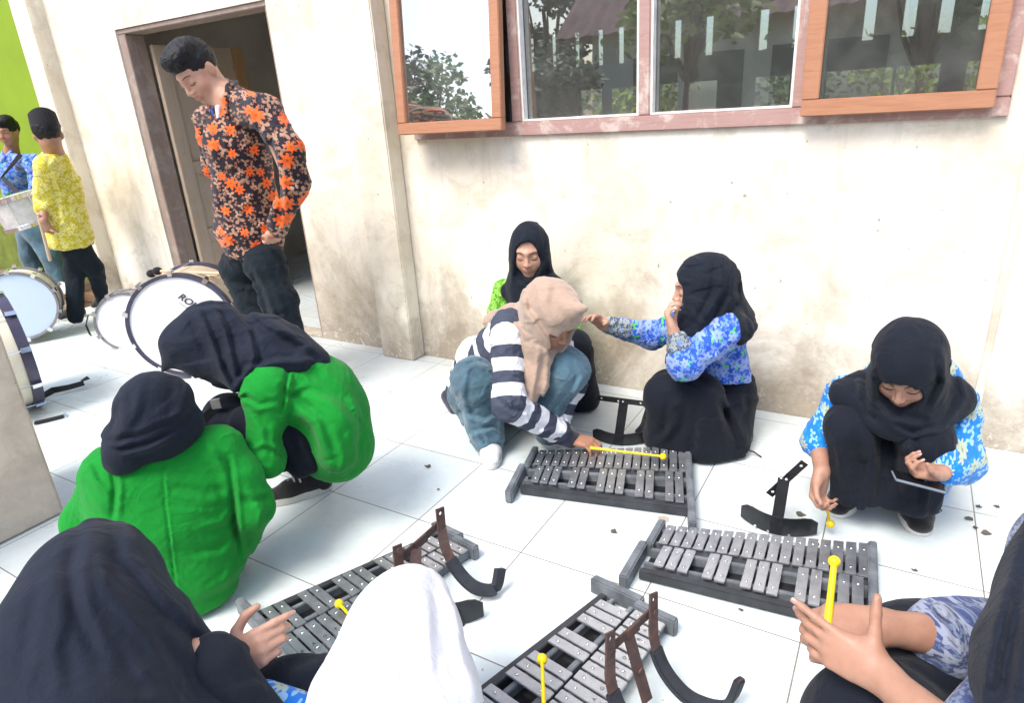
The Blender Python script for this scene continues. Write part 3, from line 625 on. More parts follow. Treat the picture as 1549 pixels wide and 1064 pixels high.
# ------------------------------------------------------------------ soft-body modelling: distance fields -> meshes
import openvdb as vdb
A3 = lambda v: np.array(v, dtype=np.float32)
def unit(v): v = A3(v); return v / (np.linalg.norm(v) + 1e-9)
_F = A3(FWD); _R = A3(RGT); _U = A3(UPV)
def project(P):
    q = P - A3((0, 0, H_EYE)); d = q @ _F
    return 774.5 + FOC * (q @ _R) / d, 532 - FOC * (q @ _U) / d
class Sdf:
    def __init__(s, vox=.006): s.vox = vox; s.ops = []; s.post = []; s.creases = []; s.wr = []
    def cap(s, a, b, ra, rb=None, k=.02, fl=None, tag=0, s0=0., s1=None, sub=False):
        a, b = A3(a), A3(b); rb = ra if rb is None else rb
        if s1 is None: s1 = s0 + float(np.linalg.norm(b - a))
        m = max(ra, rb) * (1.0 if fl is None else max(1., fl[1]))
        s.ops.append(('cap', np.minimum(a, b) - m, np.maximum(a, b) + m, (a, b, ra, rb, None if fl is None else (unit(fl[0]), fl[1])), k, tag, s0, s1, sub)); return s1
    def chain(s, pts, rad, k=.02, fl=None, tag=0, s0=0., sub=False):
        for i in range(len(pts) - 1): s0 = s.cap(pts[i], pts[i + 1], rad[i], rad[i + 1], k, fl, tag, s0, None, sub)
        return s0
    def ell(s, c, r, R=None, k=.02, tag=0, sub=False, s0=0.):
        c = A3(c); R = np.eye(3, dtype=np.float32) if R is None else np.array([unit(x) for x in R], dtype=np.float32)
        e = np.sqrt(((R * A3(r)[:, None]) ** 2).sum(0))
        s.ops.append(('ell', c - e, c + e, (c, A3(r), R), k, tag, s0, s0, sub))
    def half(s, p, n, lo, hi, k=.01):   # remove everything on the +n side of a plane, within a box
        s.ops.append(('half', A3(lo), A3(hi), (A3(p), unit(n)), k, 0, 0, 0, True))
    def crease(s, pts, amp, w): s.creases.append((pts, amp, w))
    @staticmethod
    def dist(op, P):
        kind, _, _, a = op[:4]
        if kind == 'cap':
            p0, p1, ra, rb, fl = a
            if fl is not None:
                n, f = fl; q = P - p0; q = q + (q @ n)[..., None] * n * (1 / f - 1); ba = p1 - p0; ba = ba + (ba @ n) * n * (1 / f - 1)
            else: q = P - p0; ba = p1 - p0
            t = np.clip((q @ ba) / (ba @ ba + 1e-9), 0, 1)
            d = np.sqrt(((q - t[..., None] * ba) ** 2).sum(-1)) - (ra + (rb - ra) * t)
            return (d * (min(1, fl[1]) ** .6 if fl is not None else 1)), t
        if kind == 'ell':
            c, r, R = a; q = (P - c) @ R.T
            k0 = np.sqrt(((q / r) ** 2).sum(-1)); k1 = np.sqrt(((q / (r * r)) ** 2).sum(-1))
            return k0 * (k0 - 1) / (k1 + 1e-6), None
        if kind == 'half': return -((P - a[0]) @ a[1]), None
    def build(s, name, mats, parent=None, blur=1, folds=None, keep=None, attr=True, tint=None, loc=None):
        vox = s.vox; pad = .035 + 2 * vox
        add = [o for o in s.ops if not o[8]]
        lo = np.min([o[1] for o in add], 0) - pad; hi = np.max([o[2] for o in add], 0) + pad
        n = np.ceil((hi - lo) / vox).astype(int) + 1
        D = np.full(n, .1, dtype=np.float32)
        ax = [lo[i] + np.arange(n[i], dtype=np.float32) * vox for i in range(3)]
        for o in s.ops:
            m = pad + o[4] * .5
            i0 = np.clip(np.floor((o[1] - m - lo) / vox).astype(int), 0, n); i1 = np.clip(np.ceil((o[2] + m - lo) / vox).astype(int) + 1, 0, n)
            if (i1 <= i0).any(): continue
            sl = tuple(slice(a, b) for a, b in zip(i0, i1))
            P = np.stack(np.meshgrid(*[ax[j][sl[j]] for j in range(3)], indexing='ij'), -1)
            d, _ = s.dist(o, P); d = d.astype(np.float32); c = D[sl]; k = max(o[4], 1e-4)
            if o[8]: d = -d; h = np.maximum(k - np.abs(c - d), 0) / k; D[sl] = np.maximum(c, d) + h * h * k * .25
            else: h = np.maximum(k - np.abs(c - d), 0) / k; D[sl] = np.minimum(c, d) - h * h * k * .25
        D = np.minimum(D, .1)
        for _ in range(blur):
            for a in range(3): D = (np.roll(D, 1, a) + 2 * D + np.roll(D, -1, a)) * .25
        if s.creases or folds:
            idx = np.nonzero(np.abs(D) < .03 + vox); P = lo + np.stack(idx, -1).astype(np.float32) * vox
            dd = np.zeros(len(P), dtype=np.float32)
            if s.creases:
                px, py = project(P)
                for pts, amp, w in s.creases:
                    best = np.full(len(P), 1e9, dtype=np.float32); sg = np.ones(len(P), dtype=np.float32)
                    tt = np.zeros(len(P), dtype=np.float32); L = len(pts) - 1
                    for i in range(L):
                        (x0, y0), (x1, y1) = pts[i][:2], pts[i + 1][:2]; bx, by = x1 - x0, y1 - y0
                        t = np.clip(((px - x0) * bx + (py - y0) * by) / (bx * bx + by * by + 1e-6), 0, 1)
                        q = (px - x0 - t * bx) ** 2 + (py - y0 - t * by) ** 2
                        mk = q < best; best[mk] = q[mk]; tt[mk] = (i + t[mk]) / L
                        cr2 = (px - x0) * by - (py - y0) * bx; sg[mk] = np.sign(cr2[mk])
                    prof = np.sqrt(np.clip(np.sin(np.pi * np.clip(tt, .03, .97)), 0, 1))
                    sd_ = np.sqrt(best) * sg
                    dd -= amp * prof * (1.15 * np.exp(-best / (w * w)) - .75 * np.exp(-((sd_ - 1.6 * w) / (.9 * w)) ** 2))
            if folds:
                for f in folds: dd += f(P)
            D[idx] += dd
        for a in range(3):
            e = [slice(None)] * 3; e[a] = 0; D[tuple(e)] = .1; e[a] = -1; D[tuple(e)] = .1
        g = vdb.FloatGrid(.1); g.copyFromArray(D)
        V, _, Q = g.convertToPolygons(0.0, 0.0)
        V = V.astype(np.float32) * vox + lo
        me = bpy.data.meshes.new(name)
        me.vertices.add(len(V)); me.vertices.foreach_set('co', V.ravel())
        me.loops.add(len(Q) * 4); me.loops.foreach_set('vertex_index', Q[:, ::-1].ravel().astype(np.int32))
        me.polygons.add(len(Q)); me.polygons.foreach_set('loop_start', np.arange(0, len(Q) * 4, 4, dtype=np.int32))
        me.update(calc_edges=True)
        # keep only the largest connected shell(s)
        me.polygons.foreach_set('use_smooth', np.ones(len(Q), dtype=bool))
        mats = mats if isinstance(mats, (list, tuple)) else [mats]
        for m in mats: me.materials.append(m)
        if attr:
            best = np.full(len(V), 1e9, dtype=np.float32); al = np.zeros(len(V), dtype=np.float32); tg = np.zeros(len(V), dtype=np.int32)
            for o in add:
                d, t = s.dist(o, V); mk = d < best; best[mk] = d[mk]; tg[mk] = o[5]
                al[mk] = (o[6] + (o[7] - o[6]) * t[mk]) if t is not None else o[6]
            at = me.attributes.new('along', 'FLOAT', 'POINT'); at.data.foreach_set('value', al)
            if len(mats) > 1:
                pt = tg[Q[:, 0]]; me.polygons.foreach_set('material_index', np.clip(pt, 0, len(mats) - 1).astype(np.int32))
        if tint is not None:
            c = np.zeros((len(V), 4), dtype=np.float32); c[:, 3] = 1; c[:, :3] = tint(V)
            at = me.attributes.new('tint', 'FLOAT_COLOR', 'POINT'); at.data.foreach_set('color', c.ravel())
        o = bpy.data.objects.new(name, me); COL.objects.link(o)
        if parent is not None: attach(o, parent)
        return o
def sines(seed, n=6):
    r = np.random.RandomState(seed); d = r.normal(size=(n, 3)).astype(np.float32); d /= np.linalg.norm(d, axis=1)[:, None]
    return d, r.uniform(0, 6.28, n).astype(np.float32), r.uniform(.6, 1.6, n).astype(np.float32)
def lumps(amp, freq, seed=0):
    d, ph, fr = sines(seed)
    def f(P):
        o = np.zeros(len(P), dtype=np.float32)
        for i in range(len(d)): o += np.sin((P @ d[i]) * freq * fr[i] + ph[i] + 1.3 * o)
        return -amp * o / 3
    return f
def pleats(amp, freq, axis, seed=0, sharp=1.6, warp=.35):
    """long soft folds that run along `axis`"""
    ax_ = unit(axis); h = unit(np.cross(ax_, A3((.3, .5, .81)))); g_ = np.cross(ax_, h); w = lumps(1., freq * .22, seed + 5)
    def f(P):
        q = w(P) * 2.2 * warp; a = P @ h * freq; b = P @ g_ * freq
        v = np.sin(a + 3 * q + .8 * np.sin(b * .7 + seed)) * .6 + np.sin(b * 1.1 - 2 * q + seed * 1.7) * .5
        v = np.sign(v) * np.abs(v) ** (1 / sharp)
        return -amp * v * (.6 + .4 * np.sin(P @ ax_ * freq * .12 + seed))
    return f
def crinkle(amp, freq, seed=0, p=3):
    """narrow raised creases such as worn cloth holds"""
    d, ph, fr = sines(seed + 31, 4); w = lumps(1., freq * .4, seed + 2)
    def f(P):
        q = w(P) * 1.6; o = np.zeros(len(P), dtype=np.float32)
        for i in range(4): o += (1 - np.abs(np.sin((P @ d[i]) * freq * fr[i] * .5 + ph[i] + q * (1 + .4 * i)))) ** p
        return -amp * (o - .6)
    return f
def radial(amp, nfold, c, axis, seed=0, r0=.05):
    """folds falling away from an axis through c (cloth hung over a head or a waist)"""
    ax_ = unit(axis); h = unit(np.cross(ax_, A3((.31, .52, .79)))); g_ = np.cross(ax_, h); c = A3(c); w = lumps(1., 9, seed)
    def f(P):
        q = P - c; z = q @ ax_; x = q @ h; y = q @ g_; th = np.arctan2(y, x); r = np.sqrt(x * x + y * y)
        v = np.sin(th * nfold + 1.5 * w(P) + seed) + .5 * np.sin(th * nfold * 1.7 + 2 * w(P) + seed * 2)
        return -amp * v * np.clip(z / .15, 0, 1) * np.clip(r / r0, 0, 1)
    return f
# ------------------------------------------------------------------ skin and hair
def m_skin(name, c, lips=(.36, .12, .10)):
    t = NT(name); v = t.coord(); n = t.noise(v, 26, 7, .65, .4); at = t.new('ShaderNodeAttribute', attribute_name='tint')
    sx = t.new('ShaderNodeSeparateColor'); t.link(at.outputs['Color'], sx.inputs[0])
    b = t.ramp(n, [(.3, (c[0] * .92, c[1] * .82, c[2] * .78)), (.7, tuple(min(1, x * 1.10) for x in c))])
    b = t.mix(t.math('MULTIPLY', sx.outputs[1], .20), b, (c[0] * .95, c[1] * .62, c[2] * .55))
    b = t.mix(t.math('MULTIPLY', sx.outputs[0], .6), b, lips)
    b = t.mix(t.math('MULTIPLY', sx.outputs[2], .85), b, (.035, .02, .015))
    t.base(b); t.rough(.48); t.spec(.4); t.b.inputs['Subsurface Weight'].default_value = .12; t.b.inputs['Subsurface Radius'].default_value = (.012, .005, .003); t.b.inputs['Subsurface Scale'].default_value = 1
    t.bump(t.noise(v, 220, 3), .12, .0015); return t.m
SKIN = m_skin('light_brown_skin', (.50, .30, .215)); SKIN2 = m_skin('tan_skin', (.38, .215, .15)); SKIN3 = m_skin('warm_brown_skin', (.36, .19, .12))
MAT['hair'] = simple('black_hair', (.007, .008, .011), .5, bump=.6, bscale=260, spec=.3)
MAT['nail'] = simple('fingernail', (.42, .25, .20), .3, var=.04)
MAT['brow'] = simple('eyebrow_hair', (.07, .045, .035), .8)
MAT['lash'] = simple('eyelash', (.012, .009, .008), .7)
def frame(f, u):
    f = unit(f); u = A3(u); u = unit(u - f * (u @ f)); return f, u, np.cross(f, u)
def head_ops(G, c, f, u, s=1., neck=None, ears=True, lids=True):
    f, u, r = frame(f, u); c = A3(c); R = (r, f, u)
    L = lambda x, y, z: c + s * (r * x + f * y + u * z)
    G.ell(L(0, -.012, .030), A3((.070, .088, .080)) * s, R, k=.001)
    G.ell(L(0, .018, -.030), A3((.058, .066, .071)) * s, R, k=.03)
    G.ell(L(0, .055, -.088), A3((.020, .018, .016)) * s, R, k=.035)
    for q in (-1, 1):
        G.ell(L(q * .034, .050, -.030), A3((.024, .024, .028)) * s, R, k=.025)
        G.cap(L(q * .006, .083, .024), L(q * .040, .064, .026), .007 * s, .006 * s, k=.018)
        if ears: G.ell(L(q * .073, -.008, -.004), A3((.008, .018, .030)) * s, (r * .94 + f * .3 * q, f - r * .3 * q, u), k=.008)
    for q in (-1, 1): G.ell(L(q * .030, .090, .004), A3((.015, .012, .011)) * s, R, k=.014, sub=True)
    for q in (-1, 1): G.ell(L(q * .0305, .0665, .002), A3((.0155, .0145, .0125)) * s, R, k=.004)
    G.cap(L(0, .084, .010), L(0, .101, -.028), .0065 * s, .0085 * s, k=.012)
    for q in (-1, 1): G.ell(L(q * .011, .092, -.031), A3((.0075, .009, .0065)) * s, R, k=.006)
    G.ell(L(0, .080, -.0535), A3((.023, .010, .0055)) * s, R, k=.006); G.ell(L(0, .079, -.0635), A3((.020, .010, .0065)) * s, R, k=.006)
    G.cap(L(-.018, .090, -.0582), L(.018, .090, -.0582), .0016 * s, .0016 * s, k=.003, sub=True)
    if neck is not None: G.cap(L(0, -.018, -.05), neck, .048 * s, .055 * s, k=.035)
def head_tint(c, f, u, s=1.):
    f, u, r = frame(f, u); c = A3(c)
    def t(V):
        q = (V - c) / s; x, y, z = q @ r, q @ f, q @ u; o = np.zeros((len(V), 3), dtype=np.float32)
        fr = y > .055
        o[:, 0] = np.exp(-((x / .021) ** 4 + ((z + .0582) / .0105) ** 4)) * fr
        o[:, 1] = np.exp(-(((np.abs(x) - .038) / .022) ** 2 + ((z + .028) / .02) ** 2)) * (y > .02) * .8 + np.exp(-((x / .012) ** 2 + ((z + .03) / .01) ** 2)) * .4 * fr
        return o
    return t
def face_marks(body, c, f, u, s=1., par=None, smile=0., open_eyes=False):
    """eyebrows and lash lines laid on the face surface"""
    me = body.data; bv = BVHTree.FromPolygons([v.co for v in me.vertices], [p.vertices for p in me.polygons]) if len(me.vertices) < 400000 else None
    f, u, r = frame(f, u); c = A3(c)
    def strip(name, pts, w, m, lift=.0008):
        hit = []
        for x, z in pts:
            o_ = c + s * (r * x + f * .2 + u * z); h = bv.ray_cast(Vector(o_), Vector(-f), .3)
            if h[0] is not None: hit.append((h[0] + Vector(f) * lift, 1))
        if len(hit) < 3: return
        n = len(hit); mb = MB(); mb.tube([h[0] for h in hit], [w * s * (.35 + .65 * math.sin(math.pi * (i + .4) / n)) for i in range(n)], 6)
        o = mb.build(name, m, None, smooth=True); attach(o, par or body)
    for q in (-1, 1):
        strip('eyebrow', [(q * (.012 + .034 * t), .0235 + .006 * math.sin(t * 2.6) - .004 * t) for t in [i / 8 for i in range(9)]], .0021, MAT['brow'])
        strip('eyelashes', [(q * (.016 + .029 * t), (-.0045 - .0045 * math.sin(math.pi * t)) if not open_eyes else (.001 + .004 * math.sin(math.pi * t))) for t in [i / 8 for i in range(9)]], .0017, MAT['lash'])
NAILS = []
def nails(body, m=None):
    for p, v, o_, s in NAILS:
        l = np.cross(v, o_); mb = MB(); vs = []
        for i in range(-3, 4):
            for j in range(-2, 3):
                a = i / 3; b = j / 2; vs.append(p + s * (l * a * .0046 * (1 - .12 * b * b) + v * (b * .0058 * (1 - .15 * a * a) - .003) + o_ * (.0062 - .0016 * a * a - .0008 * (b < -.9))))
        mb.add(vs, [(5 * i + j, 5 * i + j + 1, 5 * i + j + 6, 5 * i + j + 5) for i in range(6) for j in range(4)]); n_ = mb.build('fingernail', MAT['nail'], None, smooth=True); attach(n_, body)
    NAILS.clear()
def hand_ops(G, w, d, n, side=1, curl=((.25, .3, .2),) * 4, thumb=(.5, .3, .2), s=1., spread=.10, arm=None, rw=.024, thumb_out=.75, tag=0):
    """w wrist, d towards the fingers, n the way the palm faces, side +1 puts the thumb on cross(d,n)"""
    d = unit(d); n = A3(n); n = unit(n - d * (n @ d)); l = np.cross(d, n) * side; w = A3(w)
    L = lambda x, y, z: w + s * (l * x + d * y + n * z)   # x to the thumb side
    if arm is not None: G.cap(arm, w, rw * 1.45, rw, k=.03, fl=None, tag=tag)
    kn = [(.027, .083), (.009, .088), (-.010, .084), (-.027, .075)]
    G.ell(L(.002, .045, 0), A3((.038, .050, .0145)) * s, (l, d, n), k=.012, tag=tag)
    G.cap(w, L(0, .03, 0), rw * .95, .022 * s, k=.02, fl=(n, .7), tag=tag)
    for i, (x, y) in enumerate(kn): G.cap(L(x * .6, .02, 0), L(x, y, -.002), .0125 * s, .0105 * s, k=.008, tag=tag)
    G.ell(L(.026, .032, .010), A3((.014, .028, .014)) * s, (l, d, n), k=.012, tag=tag)      # thenar pad
    ln = [(.040, .024, .019), (.044, .028, .020), (.041, .026, .019), (.031, .020, .018)]
    for i, (x, y) in enumerate(kn):
        c_ = curl[i] if hasattr(curl[0], '__len__') else curl; a = 0; p = L(x, y, -.002); sd_ = (1.2 - i * .85) * spread
        dir0 = unit(d + l * sd_)
        for j in range(3):
            a += c_[j]; v = dir0 * math.cos(a) + n * math.sin(a); q = p + s * ln[i][j] * v
            G.cap(p, q, (.0090 - .0008 * j - (.0010 if i == 3 else 0)) * s, (.0084 - .0011 * j - (.0010 if i == 3 else 0)) * s, k=.0035, tag=tag); p = q
        NAILS.append((p, v, unit(dir0 * math.sin(a) - n * math.cos(a)), s))
    # thumb leaves the side of the palm near its base
    p = L(.020, .018, .006); a0 = thumb_out
    v = unit(l * math.sin(a0) + d * math.cos(a0) + n * thumb[0]); q = p + s * .042 * v; G.cap(p, q, .0145 * s, .0115 * s, k=.010, tag=tag); p = q
    o_ = unit(-n * .6 + l * .8)
    for j, ll in enumerate((.032, .026)):
        v = unit(v + n * thumb[1] * (.5 + j * .5) - l * thumb[2] * (j + .6) + d * thumb[2]); q = p + s * ll * v; G.cap(p, q, (.0108 - .001 * j) * s, (.0098 - .0018 * j) * s, k=.004, tag=tag); p = q
    NAILS.append((p, v, unit(o_ - v * (o_ @ v)), s * 1.15))
    return L
# ------------------------------------------------------------------ cloth materials
def m_cloth(name, c, rough=.85, weave=500, sheen=.3, var=.12, tone=None, fold_noise=.0):
    t = NT(name); v = t.coord(); n = t.noise(v, 5, 5, .6)
    t.base(t.ramp(n, [(.3, tuple(x * (1 - var) for x in c)), (.7, tone or tuple(min(1, x * (1 + var)) for x in c))])); t.rough(rough); t.spec(.14)
    t.b.inputs['Sheen Weight'].default_value = sheen; t.b.inputs['Sheen Roughness'].default_value = .5
    mp = t.new('ShaderNodeMapping'); mp.inputs['Scale'].default_value = (1, 1, 1); t.link(v, mp.inputs['Vector'])
    h = t.math('ADD', t.math('MULTIPLY', t.noise(v, weave, 2), .3), t.math('MULTIPLY', t.noise(v, 26, 4, .55, .9), 1.0))
    h = t.math('ADD', h, t.math('MULTIPLY', t.noise(v, 9, 3, .5, 2.5), 1.6))
    t.bump(h, .45, .008); return t.m
def m_stripes(name, a, b, period, duty, off=0.):
    t = NT(name); at = t.new('ShaderNodeAttribute', attribute_name='along'); v = t.coord()
    x = t.math('ADD', at.outputs['Fac'], t.math('MULTIPLY', t.noise(v, 8, 2), .012))
    fr = t.math('FRACT', t.math('DIVIDE', t.math('ADD', x, off), period)); k = t.ramp(fr, [(0, 0), (duty, 0), (duty + .02, 1), (.98, 1), (1, 0)])
    t.base(t.mix(k, a, b)); t.rough(.85); t.spec(.2); t.bump(t.math('ADD', t.noise(v, 26, 4, .55, .9), t.math('MULTIPLY', t.noise(v, 500, 2), .25)), .3, .006); return t.m
def m_batik(name, ground, flower, leafc, scale, size=.36, petals=5, face=0., small=None, third=None, tiny=3.2, s2=.34, s3=.30):
    """printed flowers: a flat print laid over the cloth, star-petalled blooms and small leaf sprays"""
    t = NT(name); v = t.coord('Object', (1, 1, 1), (0, 0, math.radians(face))); mq = t.new('ShaderNodeMapping'); mq.inputs['Rotation'].default_value = (math.radians(-90), 0, 0); t.link(v, mq.inputs['Vector']); v = mq.outputs[0]
    nz = t.new('ShaderNodeTexNoise'); nz.inputs['Scale'].default_value = 14; nz.inputs['Detail'].default_value = 2; t.link(v, nz.inputs['Vector'])
    wv = t.new('ShaderNodeVectorMath', operation='MULTIPLY_ADD'); t.link(nz.outputs['Color'], wv.inputs[0]); wv.inputs[1].default_value = (.012,) * 3; t.link(v, wv.inputs[2]); v = wv.outputs[0]
    def blooms(sc, petals, size, seed, rnd=1.0, amp=.3):
        mp = t.new('ShaderNodeMapping'); mp.inputs['Location'].default_value = (seed * 3.3, seed * 1.7, seed); t.link(v, mp.inputs['Vector'])
        vo = t.new('ShaderNodeTexVoronoi', voronoi_dimensions='2D'); vo.inputs['Scale'].default_value = sc; vo.inputs['Randomness'].default_value = rnd
        t.link(mp.outputs[0], vo.inputs['Vector'])
        s2 = t.new('ShaderNodeVectorMath', operation='SCALE'); s2.inputs['Scale'].default_value = 1.0; t.link(mp.outputs[0], s2.inputs[0])
        df = t.new('ShaderNodeVectorMath', operation='SUBTRACT'); t.link(s2.outputs[0], df.inputs[0]); t.link(vo.outputs['Position'], df.inputs[1])
        sp_ = t.new('ShaderNodeSeparateXYZ'); t.link(df.outputs[0], sp_.inputs[0])
        an = t.math('ARCTAN2', sp_.outputs[1], sp_.outputs[0]); sc_ = t.new('ShaderNodeSeparateColor'); t.link(vo.outputs['Color'], sc_.inputs[0])
        an = t.math('ADD', t.math('MULTIPLY', an, petals), t.math('MULTIPLY', sc_.outputs[0], 6.28))
        pet = t.math('ADD', t.math('MULTIPLY', t.math('COSINE', an), amp), 1.0)
        rr = t.math('MULTIPLY', pet, size); rr = t.math('MULTIPLY', rr, t.math('ADD', t.math('MULTIPLY', sc_.outputs[1], .6), .7))
        return t.math('DIVIDE', vo.outputs['Distance'], rr), sc_.outputs[2]
    d1, r1 = blooms(scale, petals, size, 0)
    d2, r2 = blooms(scale * 1.9, 3, s2, 2, 1, .75)
    d3, r3 = blooms(scale * tiny, 4, s3, 5, 1, .5)
    c = t.mix(t.ramp(d3, [(.75, 1), (.85, 0)], 'LINEAR'), ground, small or leafc)
    c = t.mix(t.ramp(d2, [(.85, 1), (.95, 0)]), c, leafc)
    if third: c = t.mix(t.math('MULTIPLY', t.ramp(d2, [(.85, 1), (.95, 0)]), t.ramp(r2, [(.72, 0), (.74, 1)])), c, third)
    c = t.mix(t.ramp(d1, [(.95, 1), (1.05, 0)]), c, flower)
    c = t.mix(t.ramp(d1, [(.18, 1), (.25, 0)]), c, tuple(x * .55 for x in flower))
    t.base(c); t.rough(.8); t.spec(.25); t.b.inputs['Sheen Weight'].default_value = .15
    t.bump(t.noise(t.coord(), 30, 4, .55, .8), .3, .005); return t.m
MAT['hijab'] = m_cloth('black_hijab_cloth', (.009, .0125, .021), .78, sheen=.05)
MAT['hijab_navy'] = m_cloth('dark_navy_hijab_cloth', (.011, .0155, .027), .76, sheen=.06)
MAT['skirt'] = m_cloth('black_skirt_cloth', (.009, .0115, .019), .85, sheen=.05)
MAT['beige'] = m_cloth('beige_hijab_cloth', (.38, .275, .21), .8, sheen=.3)
MAT['white_cloth'] = m_cloth('white_hijab_cloth', (.70, .71, .75), .9, sheen=.0, var=.02)
MAT['green'] = m_cloth('bright_green_twill', (.007, .235, .026), .85, sheen=.08, weave=700)
MAT['trousers'] = m_cloth('dark_trousers', (.010, .016, .022), .85, sheen=.05)
MAT['jeans'] = m_cloth('blue_denim', (.075, .145, .19), .9, var=.5, weave=600)
MAT['jeans_dark'] = m_cloth('dark_blue_denim', (.03, .07, .13), .9, var=.3, weave=800)
MAT['cuff'] = m_cloth('navy_rib_cuff', (.03, .035, .055), .9)
MAT['sole'] = simple('off_white_rubber', (.62, .61, .57), .6, bump=.1)
MAT['shoe_white'] = m_cloth('white_canvas_shoe', (.72, .72, .72), .7, sheen=0)
MAT['shoe_black'] = m_cloth('black_canvas_shoe', (.025, .023, .025), .8)
MAT['lace'] = simple('white_lace', (.7, .7, .7), .8)
MAT['lace_black'] = simple('black_lace', (.02, .02, .02), .8)
ZX = (math.radians(-90), 0, 0)   # print plane: x across, z up
MAT['batik_orange'] = m_batik('black_batik_with_orange_flowers', (.014, .010, .018), (.82, .125, .018), (.36, .20, .13), 12, .26, 7, -53, (.30, .13, .08), tiny=3.6, s2=.27, s3=.26)
MAT['batik_blue'] = m_batik('blue_batik_with_pale_flowers', (.020, .085, .48), (.24, .34, .66), (.15, .27, .64), 20, .34, 6, -20, (.10, .20, .62), third=(.08, .50, .10), s3=.36)
MAT['batik_cyan'] = m_batik('bright_blue_batik_with_cream_flowers', (.008, .16, .56), (.36, .42, .32), (.24, .44, .64), 22, .25, 8, 0, (.01, .24, .60), s2=.28)
MAT['batik_yellow'] = m_batik('yellow_batik_with_pale_leaves', (.55, .45, .012), (.74, .68, .22), (.70, .62, .15), 26, .36, 4, -60, (.60, .50, .05))
MAT['batik_grey'] = m_batik('grey_blue_batik', (.05, .07, .17), (.26, .29, .38), (.16, .20, .30), 40, .30, 5, -40, (.10, .13, .24))
MAT['batik_green'] = m_batik('green_batik', (.12, .36, .02), (.25, .5, .08), (.05, .20, .01), 34, .4, 5, -20, (.05, .20, .01))
MAT['lace_grey'] = m_batik('patterned_grey_cuff', (.05, .07, .10), (.30, .34, .36), (.20, .24, .28), 60, .4, 4, -20, (.10, .12, .15))
MAT['stripe'] = m_stripes('navy_and_white_striped_knit', (.055, .065, .095), (.74, .74, .77), .092, .46)
def shoe(root, toe, heel, name='shoe', m='shoe_black', w=.042, h=.062, sole=.024, lace=None, ground=0., up=None):
    """low canvas shoe from heel to toe (ground points)"""
    toe, heel = A3(toe), A3(heel); d = unit(toe - heel); z = A3((0, 0, 1)); l = np.cross(d, z)
    L = float(np.linalg.norm(toe - heel)); P = lambda t, x, zz: heel + d * (t * L) + l * x + z * (zz + ground)
    G = Sdf(.004)
    G.cap(P(.12, 0, .034), P(.35, 0, .046), w * .8, w * .78, k=.02, fl=(z, 1.25)); G.cap(P(.35, 0, .042), P(.62, 0, .036), w * .78, w * .92, k=.02)
    G.cap(P(.62, 0, .034), P(.86, 0, .028), w * .95, w * .80, k=.02, fl=(z, .75)); G.cap(P(.15, 0, .06), P(.2, 0, .09), w * .72, w * .66, k=.02)
    lo, hi = P(.5, 0, 0) - .3, P(.5, 0, 0) + .3
    G.half(P(0, 0, .012), (0, 0, -1), lo, hi, k=.004)
    up_ = G.build(name, MAT[m], root, blur=1)
    mb = MB(); N = 40; ring = []
    for k in range(N):
        a = 2 * math.pi * k / N; ca, sa = math.cos(a), math.sin(a); wd = w * (1.06 if ca > 0 else .92)
        ring.append(P(.5 + .5 * ca * 1.03, wd * (abs(sa) ** .8) * (1 if sa > 0 else -1), 0))
    vs = [tuple(p) for p in ring] + [tuple(p + z * sole) for p in ring]; mb.add(vs, [tuple(range(N))[::-1], tuple(range(N, 2 * N))] + [(i, (i + 1) % N, N + (i + 1) % N, N + i) for i in range(N)])
    mb.build('sole', MAT['sole'], up_, bevel=.004)
    if lace:
        mb = MB()
        for t in (.45, .53, .61): mb.tube([P(t, -.026, .068 - (t - .45) * .09), P(t + .02, 0, .094 - (t - .45) * .12), P(t, .026, .068 - (t - .45) * .09)], .0035, 6)
        mb.build('laces', MAT[lace], up_)
    return up_
PEOPLE = []
def person(label, loc, group=None):
    e = empty('person', loc); tag(e, label, 'person', group); return e
# ------------------------------------------------------------------ people
UPZ = A3((0, 0, 1))
def V3(p): return A3(p)
def hijab_core(G, c, f, u, s=1., open_=(.054, .078), visor=.0, neck=None, oz=-.012, vz=.068):
    f, u, r = frame(f, u); c = A3(c); R = (r, f, u); L = lambda x, y, z: c + s * (r * x + f * y + u * z)
    G.ell(L(0, -.016, .022), A3((.086, .106, .100)) * s, R, k=.001)
    G.ell(L(0, .008, -.045), A3((.080, .080, .075)) * s, R, k=.05)
    if visor: G.cap(L(0, .05, .075), L(0, .088 + visor, vz), .045 * s, .012 * s, k=.05, fl=(u, .6))
    if neck is not None: G.cap(L(0, -.01, -.08), neck, .078 * s, .085 * s, k=.05)
    return lambda: G.ell(L(0, .098, oz), A3((open_[0], .072, open_[1])) * s, R, k=.006, sub=True)

